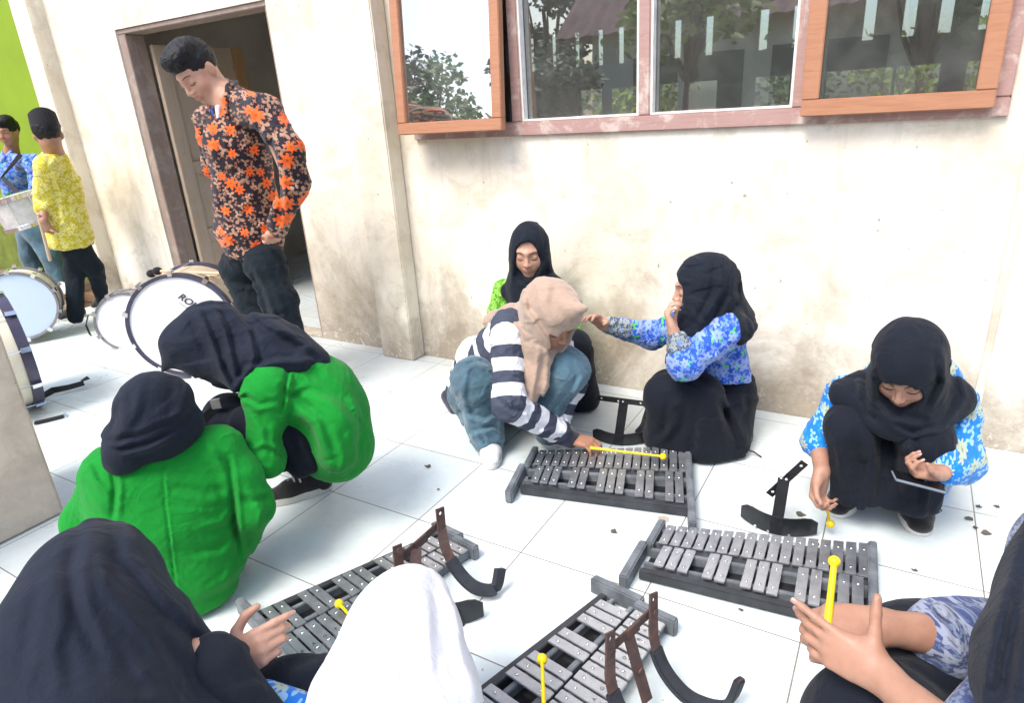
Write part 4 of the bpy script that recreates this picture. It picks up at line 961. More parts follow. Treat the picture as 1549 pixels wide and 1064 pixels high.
def p_phone():
    root = person('girl in black hijab and bright blue batik crouching with a phone in her hand', (.08, 2.03, 0))
    hc = V3(atY(1372, 556, 1.93)); f = unit((-.12, -.80, -.52)); u = UPZ; neck = V3(atY(1378, 585, 2.12))
    f, u, r = frame(f, u)
    ls, rs = V3(atY(1443, 618, 2.12)), V3(atY(1283, 600, 2.12))   # image-right / image-left shoulder
    le, lw = V3(atY(1452, 700, 2.0)), V3(atY(1424, 716, 1.86))
    re, rw = V3(atY(1238, 668, 2.02)), V3(atY(1243, 715, 1.88))
    G = Sdf(.0042); head_ops(G, hc, f, u, .98, neck)
    hip = V3(atY(1370, 700, 2.33))
    G.chain([neck, hip], [.09, .12], k=.04); G.chain([rs, ls], [.05, .05], k=.04)
    G.chain([ls, le], [.042, .036]); G.chain([rs, re], [.04, .034])
    G.chain([re, rw], [.030, .021], k=.02)
    hand_ops(G, rw, unit((-.02, -.35, -.95)), unit((.75, -.5, .1)), 1, ((.9, 1.0, .7),) * 4, (.45, .5, .35), .88, rw=.021)
    hand_ops(G, lw, unit((-.92, -.35, .12)), unit((-.05, -.2, 1)), -1, ((.9, 1.1, .6),) * 4, (.6, .6, .3), .84, arm=le, rw=.018)
    kL, kR = V3(atY(1287, 648, 1.97)), V3(atY(1398, 662, 1.97))
    aL, aR = V3(atZ(1284, 752)) + UPZ * .09, V3(atZ(1378, 768)) + UPZ * .09
    for k_, a_ in ((kL, aL), (kR, aR)): G.chain([hip, k_ + A3((0, .04, -.02)), a_], [.09, .04, .034], k=.03)
    b = G.build('body', SKIN2, root, tint=head_tint(hc, f, u, .98)); face_marks(b, hc, f, u, .98); nails(b)
    # skirt over both knees
    G = Sdf(.006)
    for k_, tx in ((kL, (1283, 752)), (kR, (1392, 757))):
        G.cap(k_, V3(atY(tx[0], tx[1], 1.97)), .062, .054, k=.05); G.cap(hip, k_, .11, .062, k=.06)
    G.cap(V3(atY(1338, 700, 2.03)), V3(atY(1338, 745, 2.0)), .062, .068, k=.08); G.ell(hip, (.17, .14, .13), k=.06)
    G.half(V3(atY(1335, 766, 1.95)), (0.05, 0.1, -1), (-1, 1, -.3), (1, 3, 1), k=.01)
    for pts, am, w in ((((1290, 640), (1300, 700), (1296, 760)), -.012, 9), (((1318, 640), (1322, 700), (1318, 765)), .014, 8), (((1345, 655), (1350, 700), (1360, 760)), -.012, 9), (((1372, 640), (1376, 700), (1382, 760)), .014, 7), (((1262, 650), (1275, 720), (1282, 760)), .008, 7), (((1335, 625), (1360, 690), (1385, 690)), -.01, 6)): G.crease(pts, am, w)
    G.build('skirt', MAT['skirt'], root, folds=[lumps(.004, 45, 3)])
    # blouse: sleeves and body
    G = Sdf(.006)
    G.chain([rs, re], [.058, .050], k=.03); G.cap(re, re + (rw - re) * .12, .046, .047, k=.02)
    G.chain([ls, le], [.060, .058], k=.03); G.chain([le, le + (lw - le) * .62], [.055, .046], k=.03)
    G.chain([rs, ls], [.06, .06], k=.04); G.chain([neck, hip], [.13, .15], k=.05)
    G.build('blouse', MAT['batik_cyan'], root, folds=[lumps(.003, 60, 5), crinkle(.003, 50, 5)])
    # hijab, spread over the shoulders and falling to the knees
    G = Sdf(.004); cut = hijab_core(G, hc, f, u, 1.06, (.050, .062), neck=neck, oz=-.020)
    G.cap(neck, V3(atY(1278, 592, 2.04)), .085, .042, k=.06); G.cap(neck, V3(atY(1442, 608, 2.04)), .085, .045, k=.06)
    G.cap(V3(atY(1335, 615, 1.98)), V3(atY(1395, 625, 1.96)), .055, .055, k=.05)
    G.cap(V3(atY(1285, 605, 2.0)), V3(atY(1340, 640, 1.93)), .035, .03, k=.05, fl=((0, 1, 0), .6)); G.cap(V3(atY(1440, 600, 2.05)), V3(atY(1400, 648, 1.95)), .045, .03, k=.05)
    G.cap(V3(atY(1345, 640, 1.92)), V3(atY(1360, 662, 1.91)), .035, .012, k=.05)
    cut()
    for pts, am, w in ((((1316, 560), (1322, 610), (1345, 635), (1390, 645)), .012, 7), (((1290, 585), (1310, 625), (1350, 655)), -.008, 6), (((1405, 630), (1430, 580), (1425, 530)), .010, 7), (((1330, 640), (1380, 662), (1430, 650)), .007, 5), (((1300, 560), (1300, 610), (1320, 640)), .006, 6), (((1440, 560), (1450, 600), (1420, 645)), -.007, 6)): G.crease(pts, am, w)
    G.build('hijab', MAT['hijab'], root, folds=[lumps(.0035, 40, 8)])
    shoe(root, V3(atZ(1262, 783)), V3(atZ(1288, 748)), m='shoe_black', w=.043, sole=.030)
    s2 = shoe(root, V3(atZ(1392, 812)), V3(atZ(1375, 762)), m='shoe_black', w=.045, sole=.030)
    mb = MB(); p = V3(atZ(1398, 765, .08)); mb.tube([p, p + A3((.03, 0, .012)), p + A3((.045, -.01, .0)), p + A3((.035, -.015, -.01)), p], .002, 6); mb.build('lace_loop', MAT['lace_black'], s2)
    # phone
    c = V3(atY(1389, 729, 1.825)); e = empty('mobile_phone', c); tag(e, 'thin dark phone held flat in the crouching girl\'s hand', 'phone')
    X = unit(V3(atY(1425, 741, 1.82)) - V3(atY(1352, 722, 1.80))); N_ = unit(A3((-.02, .10, 1))); Y_ = np.cross(N_, X)
    mt = Matrix(((X[0], Y_[0], N_[0]), (X[1], Y_[1], N_[1]), (X[2], Y_[2], N_[2])))
    mb = MB(); mb.box(-.062, .062, -.031, .031, -.0045, .0035, R=mt, T=Vector(c)); mb.build('case', simple('clear_phone_case', (.20, .24, .28), .2), e, bevel=.003)
    mb = MB(); mb.box(-.059, .059, -.028, .028, .0036, .0046, R=mt, T=Vector(c)); mb.build('screen', simple('phone_glass', (.01, .01, .012), .08), e)
    g0 = rw + A3((.005, -.03, -.055)); mallet('yellow mallet hanging from the crouching phone girl\'s hand', g0 + A3((-.01, .02, .05)), V3(atZ(1256, 793, .05)))
PEOPLE.append(('phone', p_phone))
def p_point():
    root = person('girl in black hijab and blue batik by the wall, stretching one arm left', (-.5, 2.3, 0))
    hc = V3(atY(1061, 437, 2.28)); f, u, r = frame(unit((-.93, -.36, -.10)), UPZ); neck = V3(atY(1078, 488, 2.34))
    sh1, el1, wr1 = V3(atY(1100, 500, 2.22)), V3(atY(1036, 550, 2.08)), V3(atY(1019, 502, 2.08))
    sh2, el2, wr2 = V3(atY(1035, 492, 2.42)), V3(atY(985, 508, 2.34)), V3(atY(912, 490, 2.20))
    hip = V3(atY(1092, 620, 2.42)); kn1, kn2 = V3(atY(1008, 598, 2.18)), V3(atY(1012, 590, 2.38))
    G = Sdf(.0042); head_ops(G, hc, f, u, .98, neck)
    G.chain([neck, hip], [.08, .06], k=.04); G.chain([sh1, sh2], [.05, .05], k=.04); G.chain([sh1, el1, wr1], [.04, .033, .020]); G.chain([sh2, el2, wr2], [.04, .032, .020])
    hand_ops(G, wr1, unit((-.42, .1, 1)), unit((.75, .35, .3)), 1, ((.8, 1.0, .6),) * 4, (.4, .5, .3), .80, rw=.017)
    hand_ops(G, wr2, unit(V3(atY(880, 468, 2.08)) - wr2), unit((.2, -.3, -1)), 1, ((.35, .5, .3),) * 4, (.3, .3, .2), .85, arm=el2, rw=.018)
    G.chain([hip, kn1], [.06, .045], k=.03); G.chain([hip, kn2], [.06, .045], k=.03)
    b = G.build('body', SKIN, root, tint=head_tint(hc, f, u, .98)); face_marks(b, hc, f, u, .98); nails(b)
    G = Sdf(.006)
    G.chain([kn1, V3(atY(1010, 655, 2.20))], [.075, .085], k=.05); G.chain([kn2, V3(atY(1000, 645, 2.36))], [.075, .08], k=.05)
    G.chain([hip, kn1], [.095, .072], k=.05); G.chain([hip, kn2], [.095, .072], k=.05)
    G.chain([V3(atY(1060, 600, 2.20)), V3(atY(1066, 668, 2.20))], [.09, .085], k=.08); G.chain([V3(atY(1105, 590, 2.40)), V3(atY(1105, 662, 2.27))], [.10, .062], k=.06)
    G.ell(V3(atY(1045, 668, 2.27)), (.185, .10, .09), k=.08); G.cap(V3(atY(1100, 600, 2.40)), V3(atY(1100, 665, 2.3)), .09, .08, k=.05)
    G.cap(V3(atY(1000, 650, 2.24)), V3(atZ(966, 655, .012)), .05, .012, k=.05)
    G.half((0, 0, .012), (0, 0, -1), (-2, 1, -.3), (1, 3.2, .6), k=.01); G.half((0, WY - .03, 0), (0, 1, 0), (-2, 1, -.3), (1, 3.2, 1), k=.01)
    for pts, am, w in ((((1000, 590), (1040, 580), (1080, 600), (1100, 680)), .010, 7), (((1030, 600), (1022, 640), (1000, 668)), .008, 7), (((1055, 610), (1050, 650), (1045, 690)), -.008, 7), (((1080, 600), (1105, 640), (1118, 680)), -.012, 6), (((1010, 600), (1005, 650), (985, 664)), -.008, 6), (((1120, 590), (1122, 620), (1112, 640)), .008, 5)): G.crease(pts, am, w)
    G.build('skirt', MAT['skirt'], root, folds=[lumps(.004, 40, 2)])
    G = Sdf(.0055)
    G.chain([sh1, el1], [.058, .056], k=.03); G.chain([el1, el1 + (wr1 - el1) * .62], [.054, .038], k=.03)
    G.chain([sh2, el2], [.056, .052], k=.03); G.chain([el2, el2 + (wr2 - el2) * .66], [.050, .040], k=.03)
    G.chain([sh1, sh2], [.055, .055], k=.03); G.chain([neck, hip], [.10, .135], k=.05)
    for pts, am, w in ((((1105, 560), (1085, 540), (1060, 545)), .006, 5), (((1120, 520), (1100, 560), (1108, 590)), -.006, 5)): G.crease(pts, am, w)
    G.half(V3(atY(1095, 580, 2.3)), (0, -.2, -1), (-1, 1.5, -.2), (1, 3, 1), k=.01)
    bl = G.build('blouse', MAT['batik_blue'], root, folds=[lumps(.003, 60, 1), crinkle(.003, 50, 1)])
    for e_, w_, a_, b_ in ((el1, wr1, .52, .74), (el2, wr2, .56, .86)):
        G = Sdf(.004); G.cap(e_ + (w_ - e_) * a_, e_ + (w_ - e_) * b_, .044, .036, k=.01); G.build('cuff', MAT['lace_grey'], bl, folds=[pleats(.003, 140, w_ - e_, 2)])
    G = Sdf(.004); cut = hijab_core(G, hc, f, u, 1.05, (.060, .082), visor=.0, vz=.085, neck=neck, oz=-.024)
    G.cap(neck, sh1 + A3((.03, .02, -.0)), .085, .058, k=.06); G.cap(neck, V3(atY(1118, 500, 2.36)), .08, .045, k=.06); G.cap(hc - f * .04, V3(atY(1108, 480, 2.36)), .085, .062, k=.06)
    G.cap(neck + A3((-.04, -.04, -.02)), V3(atY(1030, 545, 2.30)), .075, .060, k=.06)
    G.cap(V3(atY(1055, 470, 2.22)), V3(atY(1032, 515, 2.16)), .05, .045, k=.05); G.cap(V3(atY(1032, 515, 2.16)), V3(atY(1024, 550, 2.15)), .045, .035, k=.04); G.cap(V3(atY(1122, 490, 2.38)), V3(atY(1122, 522, 2.42)), .036, .018, k=.05)
    cut(); G.ell(hc + f * .118 - u * .040, (.078, .060, .085), (r, f, u), k=.006, sub=True)
    for pts, am, w in ((((1095, 390), (1092, 440), (1070, 480), (1058, 540)), .011, 6), (((1105, 410), (1108, 450), (1085, 490), (1068, 500)), .009, 6), (((1080, 395), (1078, 440), (1062, 470), (1045, 495)), -.006, 5), (((1045, 470), (1060, 490), (1050, 540)), .006, 5), (((1115, 470), (1125, 500), (1122, 525)), .006, 5)): G.crease(pts, am, w)
    G.build('hijab', MAT['hijab'], root, folds=[lumps(.003, 40, 5)])
    shoe(root, V3(atZ(1100, 692)), V3(atZ(1130, 672)), w=.036)
    mb = MB(); p = V3(atZ(1128, 680, .03)); mb.tube([p, V3(atZ(1140, 684, .02)), V3(atZ(1152, 692, .003))], .003, 6); mb.build('lace_end', MAT['lace_black'], root)
    mb = MB(); q0, q1 = atY(1012, 551, 2.18), atY(1052, 561, 2.16); mb.ribbon([q0, q1], Vector((.1, -.3, 1)), .028, .014); e = empty('purse', q0); mb.build('pouch', simple('brown_leather', (.10, .05, .04), .4), e, bevel=.003); tag(e, 'slim brown purse on the lap of the girl stretching her arm', 'purse')
PEOPLE.append(('point', p_point))

def p_stripe():
    root = person('girl in beige hijab, striped sweater and jeans squatting and playing the glockenspiel', (-1.2, 1.95, 0))
    hc = V3(atY(832, 481, 1.93)); f, u, r = frame(unit((.74, -.30, -.52)), UPZ); neck = V3(atY(785, 498, 2.02))
    hip = V3(atY(735, 610, 2.16))
    sh1, el1, wr1 = V3(atY(768, 508, 1.88)), V3(atY(770, 612, 1.76)), V3(atZ(864, 664, .085))
    sh2, el2, wr2 = V3(atY(845, 520, 2.12)), V3(atY(866, 580, 2.05)), V3(atY(843, 642, 1.98))
    kn1, kn2 = V3(atY(719, 575, 1.88)), V3(atY(858, 560, 1.98))
    an1, an2 = V3(atZ(742, 686)) + UPZ * .03, V3(atZ(832, 676)) + UPZ * .06
    G = Sdf(.004); head_ops(G, hc, f, u, .98, neck)
    G.chain([neck, hip], [.09, .11], k=.04); G.chain([sh1, sh2], [.045, .045], k=.04); G.chain([sh1, el1, wr1], [.036, .030, .018]); G.chain([sh2, el2], [.036, .030])
    for k_, a_ in ((kn1, an1), (kn2, an2)): G.chain([hip, k_, a_], [.08, .05, .03], k=.03)
    gr = V3(atZ(900, 676, .075)); hand_ops(G, wr1, unit(gr - wr1 + UPZ * .01), unit((.15, .1, -1)), 1, ((.55, .85, .6), (.6, .9, .6), (.6, .9, .6), (.6, .9, .6)), (.5, .35, .3), .92, rw=.019)
    b = G.build('body', SKIN3, root, tint=head_tint(hc, f, u, .98)); face_marks(b, hc, f, u, .98); nails(b)
    # jeans
    G = Sdf(.0042)
    G.chain([hip, kn1 + A3((0, .0, -.01))], [.125, .088], k=.05); G.chain([kn1, kn1.copy() * .35 + an1 * .65, an1], [.082, .066, .064], k=.05)
    G.cap(V3(atY(705, 600, 1.96)), V3(atY(712, 628, 1.95)), .075, .05, k=.05)
    G.chain([hip, kn2], [.115, .075], k=.05); G.chain([kn2, V3(atY(825, 620, 1.97)), an2], [.072, .060, .055], k=.05)
    G.half((0, 0, .03), (0, 0, -1), (-2.5, 1, -.3), (0, 3, .6), k=.008)
    for pts, am, w in ((((690, 600), (715, 620), (745, 600)), -.006, 5), (((700, 565), (720, 552), (742, 560)), .004, 4), (((850, 590), (835, 610), (822, 640)), .005, 5), (((862, 545), (872, 570), (860, 600)), -.005, 5), (((700, 630), (735, 640), (752, 630)), .007, 4), (((715, 660), (745, 650), (762, 662)), .006, 4), (((745, 560), (752, 610), (758, 655)), .006, 5), (((722, 650), (735, 670), (765, 672)), -.006, 4), (((705, 560), (700, 600), (712, 640)), .005, 5)): G.crease(pts, am * 1.7, w)
    G.build('jeans', MAT['jeans'], root, folds=[lumps(.0015, 60, 4), crinkle(.0028, 40, 4), crinkle(.0014, 90, 2)])
    # sweater
    G = Sdf(.0042)
    e = G.chain([sh1 + A3((-.02, .03, .02)), sh1, el1], [.062, .058, .057], k=.03, tag=0); e = G.chain([el1, el1 + (wr1 - el1) * .80], [.057, .046], k=.03, s0=e); 
    e2 = G.chain([sh2, el2], [.056, .050], k=.03, s0=.03); G.chain([el2, wr2], [.048, .042], k=.03, s0=e2)
    G.chain([neck, V3(atY(760, 545, 2.05)), V3(atY(733, 600, 2.16))], [.10, .125, .14], k=.05, s0=.0); G.cap(V3(atY(722, 540, 2.15)), V3(atY(693, 592, 2.2)), .09, .06, k=.05, s0=.04)
    for pts, am, w in ((((748, 600), (770, 620), (800, 622)), -.007, 5), (((755, 585), (775, 605), (790, 600)), .006, 5), (((800, 640), (815, 655), (840, 650)), .005, 4), (((760, 520), (775, 540), (785, 530)), -.006, 5), (((730, 500), (740, 540), (760, 560)), .005, 6)): G.crease(pts, am, w)
    sw = G.build('sweater', MAT['stripe'], root, folds=[lumps(.003, 55, 6), crinkle(.0028, 45, 6), crinkle(.0014, 95, 2)])
    G = Sdf(.004); G.cap(el1 + (wr1 - el1) * .72, el1 + (wr1 - el1) * .99, .046, .038, k=.01); G.build('cuff', MAT['cuff'], sw)
    G = Sdf(.005); G.cap(V3(atY(678, 600, 2.2)), V3(atY(690, 622, 2.15)), .035, .03, k=.03); G.build('hem_band', MAT['cuff'], sw)
    # beige hijab with its pointed brim and the loose end hanging between the knees
    G = Sdf(.004); cut = hijab_core(G, hc, f, u, 1.12, (.054, .066), neck=neck, oz=-.030); G.cap(hc + u * .07 + f * .03, V3(atY(884, 466, 1.86)), .062, .012, k=.06)
    G.cap(neck, V3(atY(752, 488, 2.08)), .085, .055, k=.06); G.cap(neck, V3(atY(845, 510, 2.08)), .07, .05, k=.05); G.cap(V3(atY(800, 500, 1.95)), V3(atY(825, 522, 1.90)), .06, .040, k=.05)
    G.cap(V3(atY(818, 530, 1.88)), V3(atY(808, 575, 1.86)), .045, .040, k=.04, fl=((.3, -1, 0), .6)); G.cap(V3(atY(808, 575, 1.86)), V3(atY(797, 622, 1.83)), .044, .034, k=.04, fl=((.3, -1, 0), .6))
    cut()
    for pts, am, w in ((((790, 430), (795, 470), (815, 500), (835, 530)), .010, 5), (((778, 450), (785, 490), (810, 520)), -.008, 5), (((805, 425), (808, 465), (830, 500), (845, 525)), -.006, 5), (((830, 425), (825, 460), (845, 490)), .006, 6), (((815, 530), (810, 570), (800, 620)), .008, 4), (((822, 540), (820, 580), (812, 620)), -.006, 4), (((740, 480), (770, 485), (800, 500)), .007, 4), (((750, 495), (780, 500), (800, 520)), -.006, 4)): G.crease(pts, am, w)
    G.build('hijab', MAT['beige'], root, folds=[lumps(.003, 45, 9)])
    shoe(root, V3(atZ(744, 712)), V3(atZ(742, 668)), m='shoe_white', w=.042, lace='lace'); shoe(root, V3(atZ(845, 678)), V3(atZ(815, 664)), m='shoe_white', w=.036)
    mallet('yellow mallet held over the metal bars by the girl in the striped sweater', V3(atZ(893, 678, .085)), V3(atZ(1003, 691, .078)))
PEOPLE.append(('stripe', p_stripe))

def p_back():
    root = person('girl in black hijab with green sleeve against the wall behind the beige hijab', (-1.3, 2.45, 0))
    hc = V3(atY(801, 380, 2.42)); f, u, r = frame(unit((.34, -.92, -.20)), UPZ); neck = V3(atY(803, 430, 2.47)); hip = V3(atZ(820, 585, .12))
    sh1, el1 = V3(atY(762, 438, 2.46)), V3(atY(752, 495, 2.42)); sh2, el2 = V3(atY(845, 445, 2.46)), V3(atY(866, 510, 2.36))
    G = Sdf(.004); head_ops(G, hc, f, u, .96, neck); G.chain([neck, hip], [.08, .10], k=.04); G.chain([sh1, el1, V3(atY(790, 540, 2.25))], [.04, .034, .025]); G.chain([sh2, el2, V3(atY(840, 545, 2.25))], [.04, .034, .025])
    hand_ops(G, V3(atY(790, 540, 2.25)), unit((.6, -.6, 0)), unit((0, 0, -1)), 1, ((.4, .4, .3),) * 4, (.3, .3, .2), .85, rw=.018)
    b = G.build('body', SKIN, root, tint=head_tint(hc, f, u, .96)); face_marks(b, hc, f, u, .96); NAILS.clear()
    G = Sdf(.006); G.chain([sh1, el1], [.052, .055], k=.03); G.chain([el1, V3(atY(785, 536, 2.27))], [.052, .042], k=.03); G.chain([sh2, el2], [.05, .05], k=.03); G.chain([neck, hip], [.10, .13], k=.05); G.half((0, WY - .01, 0), (0, 1, 0), (-3, 1, -.3), (1, 3.2, 1), k=.01)
    G.build('blouse', MAT['batik_green'], root, folds=[lumps(.003, 60, 1), crinkle(.003, 50, 1)])
    G = Sdf(.006); kn = V3(atY(862, 530, 2.25)); G.chain([hip, kn, V3(atZ(880, 600, .06))], [.13, .085, .08], k=.05); G.chain([hip, V3(atY(800, 545, 2.2)), V3(atZ(815, 610, .06))], [.13, .085, .08], k=.05); G.half((0, 0, .012), (0, 0, -1), (-3, 1, -.3), (0, 3.2, .6), k=.01)
    G.build('skirt', MAT['skirt'], root, folds=[lumps(.004, 40, 2)])
    G = Sdf(.004); cut = hijab_core(G, hc, f, u, 1.0, (.060, .092), visor=.0, neck=neck, oz=-.010)
    G.cap(neck, V3(atY(838, 432, 2.44)), .08, .042, k=.06); G.cap(neck, V3(atY(770, 440, 2.44)), .075, .04, k=.05); G.cap(neck + A3((0, -.03, 0)), V3(atY(790, 475, 2.38)), .08, .07, k=.06)
    cut()
    for pts, am, w in ((((775, 380), (775, 420), (800, 445)), .007, 5), (((828, 385), (835, 415), (850, 425)), .007, 5), (((765, 400), (765, 440), (775, 470)), -.006, 5), (((785, 430), (810, 440), (830, 420)), .006, 4), (((790, 450), (800, 462)), .005, 4)): G.crease(pts, am, w)
    G.build('hijab', MAT['hijab'], root, folds=[lumps(.003, 40, 3)])
PEOPLE.append(('back', p_back))
def p_gr():
    root = person('girl in bright green jacket and black hijab bent far over, one sneaker showing', (-1.65, 1.35, 0))
    hc = V3(atD(324, 526, 1.98)); f, u, r = frame(unit((-.42, -.62, -.72)), UPZ); neck = V3(atD(408, 540, 2.02))
    sh1, sh2 = V3(atD(405, 590, 1.92)), V3(atD(470, 562, 2.22)); hip = V3(atD(508, 672, 2.12)); mid = V3(atD(478, 600, 2.08))
    el1, wr1 = V3(atD(402, 692, 1.92)), V3(atD(345, 682, 2.02)); kn1, kn2 = V3(atD(395, 650, 1.98)), V3(atD(352, 640, 2.10))
    an = V3(atZ(480, 732)) + UPZ * .08; an2 = V3(atZ(440, 708)) + UPZ * .08
    G = Sdf(.0045); head_ops(G, hc, f, u, .98, neck); G.chain([neck, mid, hip], [.09, .10, .11], k=.04); G.chain([sh1, el1, wr1], [.04, .034, .022])
    for k_, a_ in ((kn1, an), (kn2, an2)): G.chain([hip, k_, a_], [.09, .05, .034], k=.03)
    hand_ops(G, wr1, unit((-.4, -.4, .3)), unit((0, 0, 1)), 1, ((.6, .8, .5),) * 4, (.4, .4, .3), .85, rw=.018)
    b = G.build('body', SKIN, root, tint=head_tint(hc, f, u, .98)); face_marks(b, hc, f, u, .98); nails(b)
    G = Sdf(.006); G.chain([hip, kn1], [.075, .085], k=.05); G.chain([kn1, an], [.085, .055], k=.05); G.chain([hip, kn2], [.075, .085], k=.05); G.chain([kn2, an2], [.085, .055], k=.05); G.cap(V3(atD(452, 680, 2.03)), V3(atD(455, 700, 2.02)), .055, .05, k=.05)
    G.half((0, 0, .04), (0, 0, -1), (-3, 0, -.3), (0, 3, .6), k=.008)
    for pts, am, w in ((((400, 640), (420, 690), (430, 730)), .008, 6), (((440, 650), (455, 690), (470, 715)), -.008, 6)): G.crease(pts, am, w)
    G.build('trousers', MAT['skirt'], root, folds=[lumps(.004, 40, 2)])
    G = Sdf(.004)
    G.chain([sh1 + A3((0, 0, .01)), el1], [.062, .056], k=.03); G.chain([el1, el1 + (wr1 - el1) * .95], [.056, .040], k=.03)
    G.chain([sh1, sh2], [.065, .065], k=.05); G.chain([neck, mid, hip], [.09, .125, .125], k=.06); G.chain([V3(atD(452, 585, 2.02)), V3(atD(498, 640, 1.98)), V3(atD(512, 690, 1.98))], [.06, .065, .05], k=.06)
    G.chain([V3(atD(516, 620, 2.12)), V3(atD(515, 680, 2.10))], [.082, .07], k=.05)
    G.ell(V3(atD(452, 672, 1.92)), (.048, .055, .075), k=.03, sub=True)
    for pts, am, w in ((((425, 585), (440, 600), (470, 590)), -.007, 5), (((436, 560), (430, 590), (426, 625)), -.009, 4), (((360, 600), (390, 620), (420, 615)), .006, 5), (((375, 625), (395, 650), (400, 690)), .006, 6), (((440, 610), (480, 640), (500, 700)), .009, 7), (((450, 595), (500, 610), (540, 650)), .007, 7), (((380, 690), (400, 680), (430, 690)), -.007, 5), (((470, 560), (520, 600), (545, 660)), -.005, 7), (((362, 605), (372, 600), (385, 610)), -.008, 4), (((505, 650), (520, 690), (515, 715)), .006, 6)): G.crease(pts, am, w)
    G.build('jacket', MAT['green'], root, folds=[lumps(.0012, 45, 6), crinkle(.0015, 30, 6), crinkle(.0007, 85, 3)])
    G = Sdf(.004); cut = hijab_core(G, hc, f, u, 1.10, (.052, .070), visor=.03, neck=neck, oz=-.022)
    G.cap(V3(atD(325, 516, 1.98)), V3(atD(266, 518, 1.93)), .080, .026, k=.07)
    G.cap(hc + u * .0, V3(atD(418, 532, 2.0)), .085, .078, k=.06); G.cap(V3(atD(410, 520, 2.02)), V3(atD(468, 545, 2.05)), .080, .055, k=.06); G.cap(V3(atD(465, 545, 2.02)), V3(atD(492, 556, 2.03)), .045, .02, k=.05)
    G.cap(V3(atD(352, 550, 1.92)), V3(atD(362, 580, 1.90)), .055, .028, k=.05); G.cap(V3(atD(380, 555, 1.92)), V3(atD(450, 552, 1.95)), .05, .03, k=.05)
    cut()
    for pts, am, w in ((((300, 470), (318, 510), (335, 560), (352, 590)), .012, 5), (((325, 465), (340, 500), (352, 550), (360, 580)), .012, 5), (((345, 462), (375, 500), (385, 540), (372, 575)), .010, 5), (((360, 465), (400, 500), (440, 520), (480, 545)), -.009, 6), (((355, 590), (375, 560), (420, 548), (470, 548)), .009, 5), (((285, 475), (300, 510), (318, 550)), -.006, 6), (((400, 480), (430, 500), (470, 525)), .006, 6)): G.crease(pts, am, w)
    G.build('hijab', MAT['hijab_navy'], root, folds=[lumps(.003, 38, 4)])
    shoe(root, V3(atZ(404, 764)), V3(atZ(502, 738)), w=.043, sole=.032, lace='lace')
    # grey buckle and strap of her drum harness by the knee
    mb = MB(); q0, q1 = atD(331, 610, 2.0), atD(303, 637, 2.0); mb.ribbon([q0, q0.lerp(q1, .5), q1], Vector((.3, .2, 1)), .022, .004); e = empty('harness_strap', q1); s_ = mb.build('webbing', MAT['web'], e)
    mb = MB(); mb.ribbon([atD(320, 612, 1.99), atD(334, 610, 1.99)], Vector((0, 0, 1)), .03, .01); mb.build('buckle', MAT['hoop_grey'], e); tag(e, 'black webbing strap with grey buckle beside the bent over girl\'s knee', 'strap')
PEOPLE.append(('gr', p_gr))

